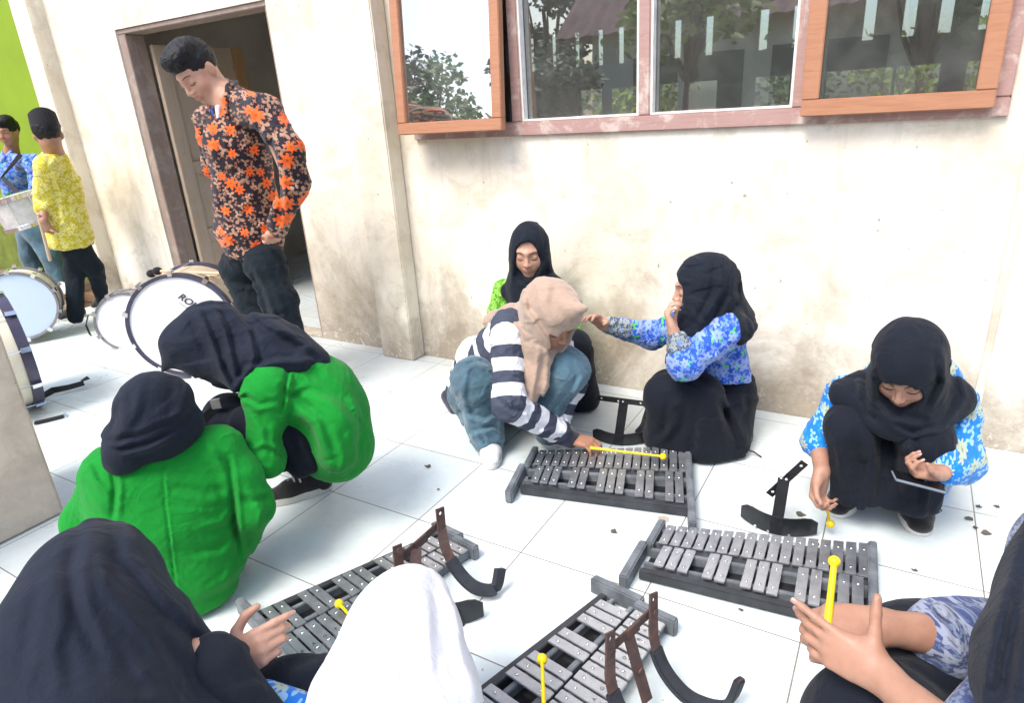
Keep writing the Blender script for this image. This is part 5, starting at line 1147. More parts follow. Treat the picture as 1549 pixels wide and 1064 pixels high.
def p_gl():
    root = person('girl in bright green jacket seen from behind, dark hijab falling to her left shoulder', (-1.55, .95, 0))
    hc = V3(atD(243, 630, 1.74)); f, u, r = frame(unit((-.30, .86, -.28)), UPZ); neck = V3(atD(238, 688, 1.80))
    sh1, sh2 = V3(atD(168, 712, 1.74)), V3(atD(330, 680, 1.82)); hip = V3(atD(288, 845, 1.86))
    el1, el2, wr2 = V3(atD(126, 790, 1.78)), V3(atD(382, 768, 1.86)), V3(atD(350, 815, 1.98))
    G = Sdf(.006); head_ops(G, hc, f, u, .98, neck); G.chain([neck, hip], [.08, .11], k=.05); G.chain([sh1, sh2], [.045, .045]); G.chain([sh2, el2, wr2], [.04, .034, .02]); G.chain([sh1, el1, V3(atD(120, 860, 1.9))], [.04, .034, .02])
    hand_ops(G, wr2, unit((-.8, .5, -.3)), unit((0, 0, -1)), -1, ((.4, .5, .3),) * 4, (.3, .3, .2), .8, rw=.018)
    b = G.build('body', SKIN, root)
    G = Sdf(.004)
    G.chain([neck + A3((0, 0, -.04)), V3(atD(262, 770, 1.82)), hip], [.105, .140, .128], k=.06); G.chain([sh1, sh2], [.062, .066], k=.06); G.cap(V3(atD(248, 678, 1.80)), V3(atD(255, 720, 1.80)), .07, .10, k=.05)
    G.chain([V3(atD(205, 740, 1.76)), V3(atD(220, 850, 1.82))], [.12, .13], k=.06); G.chain([V3(atD(300, 740, 1.84)), V3(atD(318, 840, 1.86))], [.10, .085], k=.06)
    G.chain([hip, V3(atD(295, 885, 1.88))], [.12, .11], k=.05)
    G.chain([sh2, V3(atD(362, 720, 1.84)), el2], [.066, .062, .060], k=.02); G.chain([el2, V3(atD(366, 820, 1.95))], [.060, .046], k=.02)
    G.chain([sh1, el1], [.056, .054], k=.025); G.chain([el1, V3(atD(124, 860, 1.86))], [.054, .045], k=.02)
    G.half((0, 0, .02), (0, 0, -1), (-3, 0, -.3), (0, 3, .6), k=.01)
    for pts, am, w in ((((246, 690), (250, 760), (262, 860), (270, 915)), -.0042, 2.2), (((345, 690), (352, 740), (355, 790), (362, 850)), -.012, 5), (((310, 660), (330, 700), (348, 730)), .006, 7), (((255, 745), (310, 760), (350, 750)), .004, 8), (((168, 700), (175, 740), (170, 790)), -.010, 5), (((350, 770), (335, 790), (300, 800)), .006, 6), (((355, 805), (330, 830), (290, 835)), -.006, 7), (((375, 740), (395, 770), (390, 800)), .006, 7), (((355, 745), (380, 760), (405, 755)), -.005, 5), (((360, 855), (340, 880), (300, 900)), .006, 7), (((130, 700), (145, 730), (160, 745)), .006, 6), (((220, 720), (300, 735)), .003, 8)): G.crease(pts, am, w)
    G.build('jacket', MAT['green'], root, folds=[lumps(.0012, 40, 9), crinkle(.0014, 26, 9), crinkle(.0007, 80, 4)])
    G = Sdf(.007); G.chain([hip, V3(atD(300, 870, 2.2))], [.12, .10], k=.04); G.chain([hip, V3(atD(200, 870, 2.1))], [.12, .10], k=.04); G.half((0, 0, .01), (0, 0, -1), (-3, 0, -.3), (0, 3, .6), k=.01); G.build('trousers', MAT['skirt'], root)
    G = Sdf(.004); hijab_core(G, hc, f, u, 1.02)
    G.cap(V3(atD(222, 645, 1.70)), V3(atD(190, 688, 1.66)), .070, .045, k=.06); G.cap(V3(atD(250, 650, 1.74)), V3(atD(282, 645, 1.76)), .06, .035, k=.05); G.cap(V3(atD(182, 672, 1.68)), V3(atD(176, 700, 1.655)), .04, .018, k=.05)
    for pts, am, w in ((((180, 600), (175, 640), (160, 668)), -.006, 7), (((160, 672), (178, 676), (200, 668)), .008, 4), (((162, 682), (185, 690), (225, 680), (275, 655)), .009, 5), (((170, 664), (210, 660), (280, 630)), -.006, 5), (((215, 570), (205, 620), (185, 660)), .004, 8), (((290, 590), (275, 625), (230, 655)), .004, 8), (((255, 570), (262, 600), (250, 640)), -.003, 8)): G.crease(pts, am, w)
    G.build('hijab', MAT['hijab_navy'], root, folds=[lumps(.003, 36, 4)])
PEOPLE.append(('gl', p_gl))

def p_fl():
    root = person('nearest girl at lower left in large black hijab, one hand held open', (-.9, .3, 0))
    hc = V3(atD(154, 894, 1.14)); f, u, r = frame(unit((-.28, .90, -.30)), UPZ); neck = V3(atD(188, 985, 1.04))
    sh1, sh2 = V3(atD(60, 1010, 1.0)), V3(atD(322, 1015, 1.06)); hip = V3(atZ(250, 1330, .15))
    el2 = V3(atD(395, 1100, 1.05)); wr2 = V3(atD(336, 1003, 1.20))
    G = Sdf(.0032); head_ops(G, hc, f, u, .98, neck); G.chain([neck, hip], [.08, .11], k=.05); G.chain([sh1, sh2], [.05, .05]); G.chain([sh2, V3(atD(330, 1075, 1.10)), V3(atD(334, 1030, 1.16))], [.03, .022, .024])
    # the open hand, thumb away from the fingers
    wr2 = V3(atD(340, 1014, 1.17)); d = unit(V3(atD(404, 972, 1.17)) - wr2); n = unit(ray3(380, 980) + A3((.0, .0, -.10)))
    hand_ops(G, wr2, d, n, 1, ((.35, .45, .3), (.70, .95, .5), (.80, 1.0, .55), (.9, 1.0, .55)), (.15, .15, .25), .93, spread=-.04, rw=.026, thumb_out=.85, arm=V3(atD(300, 1055, 1.15)))
    nails(G.build('body', SKIN, root))
    G = Sdf(.006); G.chain([sh2, V3(atD(390, 1110, 1.08)), V3(atD(372, 1080, 1.16)), V3(atD(340, 1046, 1.17))], [.06, .05, .04, .034], k=.03); G.chain([V3(atD(412, 1018, 1.24)), V3(atD(380, 1052, 1.20))], [.028, .04], k=.03)
    G.build('sleeve', MAT['hijab'], root, folds=[lumps(.004, 50, 2)])
    G = Sdf(.005); G.chain([V3(atD(398, 1062, 1.12)), V3(atD(440, 1085, 1.14))], [.035, .045], k=.03); G.build('cuff', MAT['batik_cyan'], root)
    G = Sdf(.006); G.chain([V3(atD(500, 1035, 1.24)), V3(atD(440, 1065, 1.22)), V3(atD(380, 1150, 1.15))], [.05, .07, .09], k=.05); G.chain([V3(atZ(60, 1250, .15)), V3(atD(440, 1110, 1.25))], [.12, .10], k=.05); G.half((0, 0, .01), (0, 0, -1), (-3, -2, -.3), (0, 3, .6), k=.01)
    G.crease(((420, 1064), (450, 1020), (500, 1000)), .006, 8)
    G.build('skirt', MAT['hijab'], root, folds=[lumps(.004, 30, 2)])
    G = Sdf(.004); hijab_core(G, hc, f, u, 1.04, neck=neck)
    G.chain([V3(atD(136, 905, 1.06)), V3(atD(118, 1000, 1.0)), V3(atD(115, 1150, .9))], [.080, .105, .14], k=.08); G.chain([V3(atD(158, 915, 1.12)), V3(atD(192, 1000, 1.08)), V3(atD(265, 1130, 1.02))], [.075, .086, .11], k=.07)
    G.chain([V3(atD(232, 955, 1.07)), V3(atD(290, 1030, 1.09)), V3(atD(345, 1080, 1.10))], [.045, .045, .045], k=.05); G.chain([V3(atD(100, 950, .98)), V3(atD(62, 1070, .95)), V3(atD(40, 1200, .9))], [.06, .07, .10], k=.08)
    for pts, am, w in ((((200, 800), (212, 830), (235, 880), (270, 930)), .007, 10), (((170, 790), (180, 850), (240, 920), (320, 1000)), -.011, 12), (((120, 800), (105, 860), (112, 920), (150, 1000)), -.013, 13), (((145, 830), (160, 890), (220, 960), (280, 1064)), .009, 12), (((60, 880), (45, 940), (30, 1020)), -.007, 12), (((95, 900), (80, 980), (90, 1064)), .007, 14), (((225, 800), (248, 850), (256, 900)), .004, 9), (((180, 980), (200, 1030), (230, 1064)), -.006, 14), (((260, 950), (300, 1000), (350, 1040)), .007, 11)): G.crease(pts, am * .62, w)
    G.build('hijab', MAT['hijab_navy'], root, folds=[lumps(.003, 16, 4)])
def ray3(x, y): return unit(ray(x, y))
PEOPLE.append(('fl', p_fl))

def p_wh():
    root = person('girl in a plain white hijab seen from behind at the bottom of the photo', (-.45, .35, 0))
    hc = V3(atD(614, 955, 1.30)); f, u, r = frame(unit((.12, .80, -.50)), UPZ); neck = V3(atD(600, 1045, 1.18)); hip = V3(atZ(600, 1400, .12))
    G = Sdf(.007); head_ops(G, hc, f, u, .98, neck); G.chain([neck, hip], [.09, .12], k=.05); G.chain([V3(atD(530, 1170, 1.15)), V3(atD(660, 1170, 1.15))], [.04, .04]); G.build('body', SKIN, root)
    G = Sdf(.007); G.chain([V3(atD(520, 1180, 1.15)), V3(atD(670, 1180, 1.15))], [.05, .05], k=.05); G.chain([neck - UPZ * .08, hip], [.10, .14], k=.06); G.build('blouse', MAT['batik_cyan'], root)
    G = Sdf(.007); G.chain([hip, V3(atZ(560, 1150, .12))], [.14, .09], k=.05); G.chain([hip, V3(atZ(760, 1200, .12))], [.14, .09], k=.05); G.half((0, 0, .01), (0, 0, -1), (-3, -2, -.3), (1, 3, .6), k=.01); G.build('skirt', MAT['skirt'], root)
    G = Sdf(.004); hijab_core(G, hc, f, u, 1.04, neck=neck)
    G.cap(V3(atD(620, 925, 1.30)), V3(atD(624, 900, 1.32)), .055, .035, k=.05)
    G.chain([V3(atD(578, 985, 1.2)), V3(atD(555, 1060, 1.14)), V3(atD(545, 1200, 1.05))], [.070, .085, .13], k=.07); G.chain([V3(atD(638, 975, 1.2)), V3(atD(648, 1060, 1.15)), V3(atD(655, 1200, 1.08))], [.070, .075, .12], k=.07)
    for pts, am, w in ((((655, 880), (668, 940), (680, 1000), (705, 1064)), -.008, 11), (((640, 900), (645, 960), (650, 1020), (670, 1064)), .006, 10), (((600, 990), (590, 1030), (595, 1064)), .006, 12), (((530, 960), (515, 1010), (505, 1064)), .006, 12)): G.crease(pts, am, w)
    G.build('hijab', MAT['white_cloth'], root, folds=[lumps(.003, 26, 4)])
    b_ = V3(atZ(513, 914, .075)); mallet('yellow mallet resting on the lower left glockenspiel beside the white hijab', b_ + unit(V3(atZ(600, 1010, .16)) - b_) * .26, b_)
    b_ = V3(atZ(820, 998, .11)); mallet('yellow mallet pointing up over the glockenspiel at bottom centre', b_ + unit(V3(atZ(826, 1165, .17)) - b_) * .27, b_)
PEOPLE.append(('wh', p_wh))

def p_fr():
    root = person('girl at the right edge whose bare forearms reach in round a yellow mallet', (.55, .75, 0))
    hc = V3(atD(1770, 740, .80)); f, u, r = frame(unit((-.80, .55, -.35)), UPZ); neck = V3(atD(1730, 900, .86)); hip = V3(atZ(1750, 1500, .12)) + A3((.15, .1, 0))
    sh1, el1, wr1 = V3(atD(1625, 1010, .80)), V3(atD(1480, 1160, .76)), V3(atD(1332, 1022, .90))     # near arm
    sh2, el2, wr2 = V3(atD(1660, 960, 1.06)), V3(atD(1455, 968, 1.04)), V3(atD(1328, 948, 1.02))     # far arm
    G = Sdf(.0034); head_ops(G, hc, f, u, .98, neck); G.chain([neck, hip], [.09, .12], k=.05); G.chain([sh1, sh2], [.05, .05]); G.chain([sh1, el1], [.042, .036]); G.chain([sh2, el2], [.042, .036])
    G.chain([el1, wr1], [.037, .022], k=.03)
    hand_ops(G, wr1, unit(V3(atD(1245, 972, .94)) - wr1), unit(ray3(1250, 960) + A3((.0, .0, .35))), -1, ((.02, .06, .04), (.40, .45, .3), (.50, .6, .4), (.55, .6, .4)), (.10, .0, -.02), .82, spread=.14, rw=.022, thumb_out=1.22)
    G.chain([el2, wr2], [.037, .025], k=.03)
    hand_ops(G, wr2, unit(V3(atD(1262, 948, 1.02)) - wr2), unit(A3((.2, .5, -.6))), 1, ((1.0, 1.1, .7), (1.0, 1.1, .7), (1.05, 1.1, .7), (1.1, 1.1, .7)), (.4, .6, .4), .95, rw=.027, thumb_out=.5)
    nails(G.build('body', SKIN2, root, tint=head_tint(hc, f, u, .98)))
    G = Sdf(.005); G.chain([sh2, el2, el2 + (wr2 - el2) * .20], [.068, .058, .056], k=.03); G.chain([sh1, el1 + (sh1 - el1) * .1], [.066, .058], k=.03); G.chain([neck, hip], [.15, .16], k=.06)
    G.crease(((1420, 915), (1450, 960), (1455, 1005)), .006, 9); G.crease(((1400, 920), (1430, 950), (1440, 990)), -.006, 7)
    G.build('blouse', MAT['batik_grey'], root, folds=[lumps(.005, 45, 4)])
    G = Sdf(.006); k1, k2 = V3(atD(1395, 1010, 1.10)), V3(atD(1330, 1120, .98)); G.chain([hip, k1], [.14, .10], k=.06); G.chain([hip, k2], [.14, .105], k=.06); G.chain([k1, V3(atZ(1400, 1080, .1))], [.095, .09], k=.05); G.chain([k2, V3(atZ(1330, 1200, .1))], [.1, .09], k=.05); G.half((0, 0, .01), (0, 0, -1), (-1, -1, -.3), (2, 3, .6), k=.01)
    for pts, am, w in ((((1300, 990), (1380, 1000), (1450, 1040)), .006, 10), (((1340, 970), (1400, 990), (1460, 1000)), -.006, 8)): G.crease(pts, am, w)
    G.build('skirt', MAT['skirt'], root, folds=[lumps(.005, 26, 4)])
    G = Sdf(.0055); hijab_core(G, hc, f, u, 1.06, neck=neck)
    G.chain([V3(atD(1690, 780, .82)), V3(atD(1648, 920, .80)), V3(atD(1592, 1010, .74)), V3(atD(1620, 1150, .68))], [.080, .080, .062, .09], k=.06)
    G.chain([V3(atD(1690, 820, .92)), V3(atD(1640, 920, .94)), V3(atD(1575, 1010, .90))], [.05, .055, .05], k=.05)
    for pts, am, w in ((((1545, 820), (1520, 900), (1500, 1000), (1490, 1064)), .008, 12), (((1549, 900), (1530, 980), (1520, 1064)), -.008, 12)): G.crease(pts, am, w)
    G.build('hijab', MAT['hijab_navy'], root, folds=[lumps(.004, 26, 4)])
    b_ = V3(atD(1262, 850, 1.06)); mallet('yellow mallet held upright between the hands at lower right', V3(atD(1249, 972, 1.0)), b_, r=.0055, rb=.0095)
PEOPLE.append(('fr', p_fr))

def hairdo(root, hc, f, u, s, lift=.03, seed=1, vox=.004):
    R = (np.cross(f, u), f, u); L = lambda x, y, z: hc + s * (R[0] * x + f * y + u * z)
    G = Sdf(vox); G.ell(L(0, -.020, .040), A3((.079, .092, .088)) * s, R, k=.001); G.ell(L(0, .045, .085 + lift * .3), A3((.062, .052, .032 + lift * .4)) * s, R, k=.03); G.ell(L(-.02, .01, .10 + lift * .3), A3((.055, .06, .03)) * s, R, k=.03)
    G.ell(L(0, .125, -.030), A3((.10, .098, .085)) * s, R, k=.012, sub=True); G.ell(L(0, .02, -.110), A3((.11, .13, .092)) * s, R, k=.012, sub=True)
    return G.build('hair', MAT['hair'], root, blur=0, folds=[pleats(.0016, 230, f * .9 + R[0] * .4 + u * .1, seed, 1.2, .5), lumps(.0022, 75, seed), crinkle(.0015, 150, seed)])

def p_man():
    root = person('standing man in black batik shirt with orange flowers looking down, hand in pocket', (-2.6, 2.0, 0))
    hc = V3(atY(300, 110, 1.97)); f, u, r = frame(unit((.05, -.80, -.56)), UPZ + A3((-.15, 0, 0))); neck = V3(atY(346, 152, 2.03))
    sh1, sh2 = V3(atY(402, 168, 1.95)), V3(atY(312, 180, 2.14)); el1, wr1 = V3(atY(446, 278, 1.93)), V3(atY(417, 352, 1.90))
    hip = V3(atY(385, 365, 2.02)); waist = V3(atY(375, 310, 2.03)); chest = V3(atY(360, 220, 2.03))
    kn1, kn2 = V3(atY(422, 455, 1.95)), V3(atY(382, 455, 2.06)); an1, an2 = V3(atZ(460, 592, .09)), V3(atZ(418, 575, .09))
    G = Sdf(.0045); head_ops(G, hc, f, u, 1.10, neck); G.chain([neck, chest, waist, hip], [.05, .09, .08, .05], k=.04); G.chain([sh1, sh2], [.045, .045]); G.chain([sh1, el1, wr1], [.045, .037, .024])
    G.chain([hip, V3(atY(402, 400, 1.97)), kn1, an1], [.05, .045, .045, .035], k=.02); G.chain([hip, V3(atY(360, 400, 2.08)), kn2, an2], [.05, .045, .045, .035], k=.02)
    hand_ops(G, wr1, unit(V3(atY(398, 400, 2.00)) - wr1), unit((-.8, .4, .2)), -1, ((.3, .3, .2),) * 4, (.3, .1, .1), .92, thumb_out=.2, spread=0.0, rw=.024)
    b = G.build('body', SKIN, root, tint=head_tint(hc, f, u, 1.10)); face_marks(b, hc, f, u, 1.10); nails(b)
    hairdo(root, hc, f, u, 1.09, .010, 3)
    G = Sdf(.006)
    G.chain([hip + A3((0, 0, .02)), V3(atY(402, 400, 1.97)), kn1, an1], [.095, .088, .080, .070], k=.04); G.chain([hip, V3(atY(362, 405, 2.07)), kn2, an2], [.095, .090, .082, .070], k=.04)
    G.half((0, 0, .05), (0, 0, -1), (-4, 0, -.3), (0, 3, .6), k=.008)
    for pts, am, w in ((((370, 395), (395, 440), (410, 490), (420, 520)), -.012, 5), (((400, 400), (420, 450), (440, 520)), .005, 6), (((345, 430), (370, 440), (395, 430)), .006, 5), (((345, 450), (375, 462), (400, 470)), -.005, 4), (((420, 440), (440, 450), (450, 440)), .005, 4), (((330, 390), (345, 400), (362, 398)), -.005, 4)): G.crease(pts, am, w)
    tr = G.build('trousers', MAT['trousers'], root, folds=[lumps(.002, 45, 6), crinkle(.003, 34, 6)])
    # shirt, hanging loose, split at the front hem
    G = Sdf(.0055)
    G.chain([V3(atY(344, 144, 2.06)), chest, waist, V3(atY(381, 350, 2.01)), V3(atY(386, 388, 2.00))], [.070, .138, .136, .130, .126], k=.05); G.chain([sh1, sh2], [.060, .055], k=.04); G.cap(V3(atY(362, 154, 2.05)), sh1, .058, .058, k=.04)
    G.cap(V3(atY(352, 345, 1.98)), V3(atY(362, 372, 1.97)), .085, .06, k=.04)
    G.chain([sh1, V3(atY(436, 225, 1.92)), el1], [.062, .060, .060], k=.02); G.chain([el1, wr1 + (el1 - wr1) * .10], [.060, .042], k=.02); G.chain([sh2, V3(atY(322, 255, 2.16))], [.055, .05], k=.03)
    G.ell(V3(atY(334, 398, 1.93)), (.030, .10, .055), k=.01, sub=True)
    G.half(V3(atY(385, 394, 1.93)), (-.12, -.1, -1), (-4, 1, 0), (-1.5, 3, 1.2), k=.008)
    for pts, am, w in ((((408, 200), (420, 260), (425, 310), (420, 350)), -.012, 5), (((345, 180), (338, 250), (345, 330), (350, 385)), .0035, 4), (((400, 270), (380, 300), (360, 320)), .006, 7), (((415, 300), (395, 330), (375, 345)), -.006, 6), (((440, 240), (455, 260), (460, 280)), -.006, 5), (((430, 290), (445, 285), (462, 290)), .006, 4), (((430, 315), (440, 310), (450, 318)), -.005, 4), (((320, 230), (330, 270), (325, 320)), .006, 7), (((385, 180), (400, 210), (395, 250)), .005, 7)): G.crease(pts, am, w)
    st = G.build('shirt', MAT['batik_orange'], root, folds=[lumps(.003, 40, 3), crinkle(.0035, 40, 3)])
    G = Sdf(.004); G.chain([V3(atY(342, 172, 1.94)), V3(atY(341, 150, 1.965)), V3(atY(348, 132, 2.02)), V3(atY(356, 126, 2.09))], [.010, .014, .016, .016], k=.02); G.cap(V3(atY(312, 168, 1.99)), V3(atY(326, 188, 1.93)), .013, .010, k=.02); G.build('collar', MAT['batik_orange'], st)
    G = Sdf(.004); G.chain([V3(atY(330, 163, 1.96)), V3(atY(330, 178, 1.945))], [.014, .008], k=.02); G.build('white_undershirt', MAT['shoe_white'], root)
    G = Sdf(.004); G.chain([V3(atY(321, 166, 1.96)), V3(atY(326, 182, 1.945))], [.010, .007], k=.02); G.build('blue_collar_lining', simple('deep_blue_lining', (.02, .035, .25), .7), st)
    mb = MB(); w_ = Vector(wr1 + (el1 - wr1) * -.05); mb.tube([w_ + Vector((.028 * math.cos(a), .028 * math.sin(a), .008 * math.sin(a))) for a in [i * .4 for i in range(16)]], .003, 6); mb.build('bracelet', simple('red_brown_bracelet', (.25, .05, .03), .5), root)
    for a_ in (an1, an2):
        h_ = a_ + A3((.03, .05, 0)); h_[2] = 0; t_ = h_ + A3((-.09, -.24, 0)); shoe(root, t_, h_, w=.046, sole=.022)
PEOPLE.append(('man', p_man))

def p_yellow():
    root = person('boy in yellow batik and black cap seen from behind, holding a drumstick', (-5.15, 2.3, 0))
    Y = 2.28; hc = V3(atY(73, 205, Y)); f, u, r = frame(unit((-.80, .35, -.15)), UPZ); neck = V3(atY(82, 232, Y + .02))
    sh1, sh2 = V3(atY(70, 250, Y - .12)), V3(atY(92, 245, Y + .16)); el1, wr1 = V3(atY(66, 303, Y - .10)), V3(atY(66, 334, Y - .18)); hip = V3(atY(110, 356, Y)); chest = V3(atY(88, 280, Y)); 
    an1, an2 = V3(atZ(115, 480, .09)), V3(atZ(158, 462, .09)); kn1, kn2 = V3(atY(113, 410, Y)), V3(atY(142, 405, Y + .08))
    G = Sdf(.006); head_ops(G, hc, f, u, 1., neck); G.chain([neck, chest, hip], [.05, .09, .05], k=.03); G.chain([sh1, sh2], [.045, .045]); G.chain([sh1, el1, wr1], [.04, .034, .024]); G.chain([hip, kn1, an1], [.05, .04, .03]); G.chain([hip, kn2, an2], [.05, .04, .03])
    hand_ops(G, wr1, unit((-.5, .1, -.6)), unit((0, .9, .3)), 1, ((.8, .9, .6),) * 4, (.4, .5, .3), .95)
    G.build('body', SKIN2, root, tint=head_tint(hc, f, u, 1.)); hairdo(root, hc, f, u, 1.02, 0, 5, .006)
    mb = MB(); R = np.cross(f, u); N = 32; c0 = hc + u * .045 - f * .012; vs = []
    for h_, ax_, ay_, pk in ((0, .082, .104, 0), (.085, .076, .102, .012), (.092, .068, .094, .016), (.088, .02, .06, .012)):
        vs += [tuple(c0 + u * (h_ + pk * math.cos(6.2832 * k / N) ** 2) + R * (ax_ * math.sin(6.2832 * k / N)) + f * (ay_ * math.cos(6.2832 * k / N))) for k in range(N)]
    mb.add(vs, [(i * N + k, i * N + (k + 1) % N, (i + 1) * N + (k + 1) % N, (i + 1) * N + k) for i in range(3) for k in range(N)] + [tuple(range(3 * N, 4 * N))]); mb.build('velvet_cap', MAT['felt'], root, smooth=True)
    G = Sdf(.007); G.chain([hip, kn1, an1], [.080, .064, .050], k=.03); G.chain([hip, kn2, an2], [.076, .058, .045], k=.03); G.crease(((118, 370), (122, 420), (120, 465)), .006, 5); G.build('trousers', MAT['trousers'], root, folds=[lumps(.004, 40, 3)])
    G = Sdf(.006); G.chain([V3(atY(84, 245, Y + .02)), chest, V3(atY(106, 360, Y))], [.085, .125, .138], k=.05); G.chain([sh1, el1], [.060, .060], k=.03); G.cap(el1, el1 + (wr1 - el1) * .35, .058, .056); G.chain([sh1, sh2], [.06, .06], k=.04); G.half(V3(atY(107, 374, Y)), (.0, 0, -1), (-6.5, 1, 0), (-4, 3, 1.2), k=.01)
    G.crease(((75, 255), (86, 300), (88, 345)), -.010, 4); G.crease(((105, 270), (112, 310), (122, 345)), .006, 5)
    sh = G.build('shirt', MAT['batik_yellow'], root, folds=[lumps(.005, 40, 8)])
    G = Sdf(.005); G.ell(neck + A3((0, 0, .01)), (.058, .058, .022), k=.01); G.build('collar', MAT['felt'], sh)
    shoe(root, V3(atZ(92, 486)), V3(atZ(128, 478)), w=.045); shoe(root, V3(atZ(142, 468)), V3(atZ(166, 460)), w=.04)
    g_ = V3(wr1) + A3((0, -.02, -.02)); e = empty('drumstick', g_); tag(e, 'pale wooden drumstick hanging from the yellow batik boy\'s hand', 'drumstick'); mb = MB(); mb.tube([Vector(g_) + Vector((0, 0, .07)), atY(76, 394, Y - .16)], [.009, .011], 10); mb.build('shaft', MAT['stick'], e, smooth=True)
PEOPLE.append(('yellow', p_yellow))

def p_blue():
    gz = -.16
    root = person('boy in blue batik shirt and jeans carrying a drum by the lime green wall', (-6.8, 2.9, -.08))
    Y = 2.86; hc = V3(atY(12, 200, Y)); f, u, r = frame(unit((.55, -.80, -.12)), UPZ); neck = V3(atY(18, 230, Y + .02))
    sh1, sh2 = V3(atY(52, 245, Y)), V3(atY(-14, 240, Y)); el1, wr1 = V3(atY(56, 295, Y - .05)), V3(atY(48, 318, Y - .28)); el2, wr2 = V3(atY(-12, 290, Y - .05)), V3(atY(-4, 318, Y - .28)); hip = V3(atY(38, 330, Y)); chest = V3(atY(22, 265, Y))
    an1, an2 = V3(atY(92, 428, Y)), V3(atY(56, 428, Y - .05)); kn1, kn2 = V3(atY(76, 385, Y)), V3(atY(46, 385, Y - .02))
    G = Sdf(.006); head_ops(G, hc, f, u, 1., neck); G.chain([neck, chest, hip], [.05, .09, .05], k=.03); G.chain([sh1, sh2], [.045, .045]); G.chain([sh1, el1, wr1], [.04, .034, .024]); G.chain([sh2, el2, wr2], [.04, .034, .024]); G.chain([hip, kn1, an1], [.05, .04, .03]); G.chain([hip, kn2, an2], [.05, .04, .03])
    hand_ops(G, wr1, unit((.2, -.7, -.3)), unit((-.5, 0, .3)), 1, ((.6, .7, .5),) * 4, (.4, .4, .3), .95); hand_ops(G, wr2, unit((.2, -.7, -.3)), unit((.5, 0, .3)), -1, ((.6, .7, .5),) * 4, (.4, .4, .3), .95)
    b = G.build('body', SKIN3, root, tint=head_tint(hc, f, u, 1.)); face_marks(b, hc, f, u, 1., open_eyes=True); hairdo(root, hc, f, u, 1.03, .01, 6, .006)
    G = Sdf(.007); G.chain([hip, kn1, an1], [.10, .082, .072], k=.04); G.chain([hip, kn2, an2], [.10, .082, .072], k=.04); G.build('jeans', MAT['jeans'], root, folds=[lumps(.004, 40, 3)])
    G = Sdf(.006); G.chain([V3(atY(18, 243, Y + .02)), chest, V3(atY(36, 320, Y))], [.085, .125, .12], k=.05); G.chain([sh1, el1], [.060, .058], k=.03); G.chain([sh2, el2], [.060, .058], k=.03); G.chain([sh1, sh2], [.06, .06], k=.04)
    sh = G.build('shirt', MAT['batik_blue'], root, folds=[lumps(.005, 40, 8)])
    G = Sdf(.005); G.cap(neck + A3((-.03, -.05, .0)), neck + A3((.02, -.09, -.05)), .018, .014, k=.01); G.cap(neck + A3((.06, -.03, .0)), neck + A3((.03, -.09, -.05)), .018, .014, k=.01); G.build('collar', MAT['batik_blue'], sh)
    mb = MB(); mb.ribbon([Vector(sh1) + Vector((-.05, -.06, .07)), Vector(chest) + Vector((.10, -.14, .0)), Vector(wr1) + Vector((0, 0, .04))], Vector((1, .3, .1)), .04, .004); mb.build('drum_sling', MAT['web'], root)
    t1 = V3(atZ(96, 448, -.08)); shoe(root, V3(atY(104, 445, Y - .12)), V3(atY(88, 434, Y + .04)), m='shoe_white', w=.046, ground=-.0)
    # the carried drum
    c = atY(36, 318, Y - .32); ax_ = Vector((-.10, -.18, 1)).normalized(); e = empty('carried_drum', c); tag(e, 'silver snare drum carried at the waist by the boy in blue batik', 'drum')
    a_ = ax_.cross(Vector((0, 1, 0))).normalized(); b_ = ax_.cross(a_); N = 48; R_ = .195
    def lathe(prof, nm, m):
        mb = MB(); P_ = len(prof); vs = [c + ax_ * h + (a_ * math.cos(6.2832 * k / N) + b_ * math.sin(6.2832 * k / N)) * rr for h, rr in prof for k in range(N)]
        mb.add(vs, [(i * N + k, i * N + (k + 1) % N, (i + 1) * N + (k + 1) % N, (i + 1) * N + k) for i in range(P_ - 1) for k in range(N)]); return mb.build(nm, m, e, smooth=True)
    lathe([(.115, .0005), (.115, R_ * .96)], 'drumhead', MAT['drumhead']); lathe([(.125, R_ * .95), (.13, R_ * 1.03), (.095, R_ * 1.03), (.09, R_ * .98)], 'hoop', MAT['chrome']); lathe([(.09, R_ * .96), (-.10, R_ * .93)], 'shell', simple('silver_drum_shell', (.66, .66, .66), .35, .15)); lathe([(-.09, R_ * .96), (-.095, R_ * 1.0), (-.125, R_ * 1.0), (-.125, .001)], 'bottom_hoop', MAT['chrome'])
    for k in range(8):
        an = 6.2832 * k / 8; rad = a_ * math.cos(an) + b_ * math.sin(an); mb = MB(); mb.tube([c + rad * R_ * 1.03 + ax_ * .12, c + rad * R_ * 1.0 - ax_ * .12], .004, 6); mb.build('tension_rod', MAT['chrome'], e)
PEOPLE.append(('blue', p_blue))
for _n, _f in PEOPLE: _f()
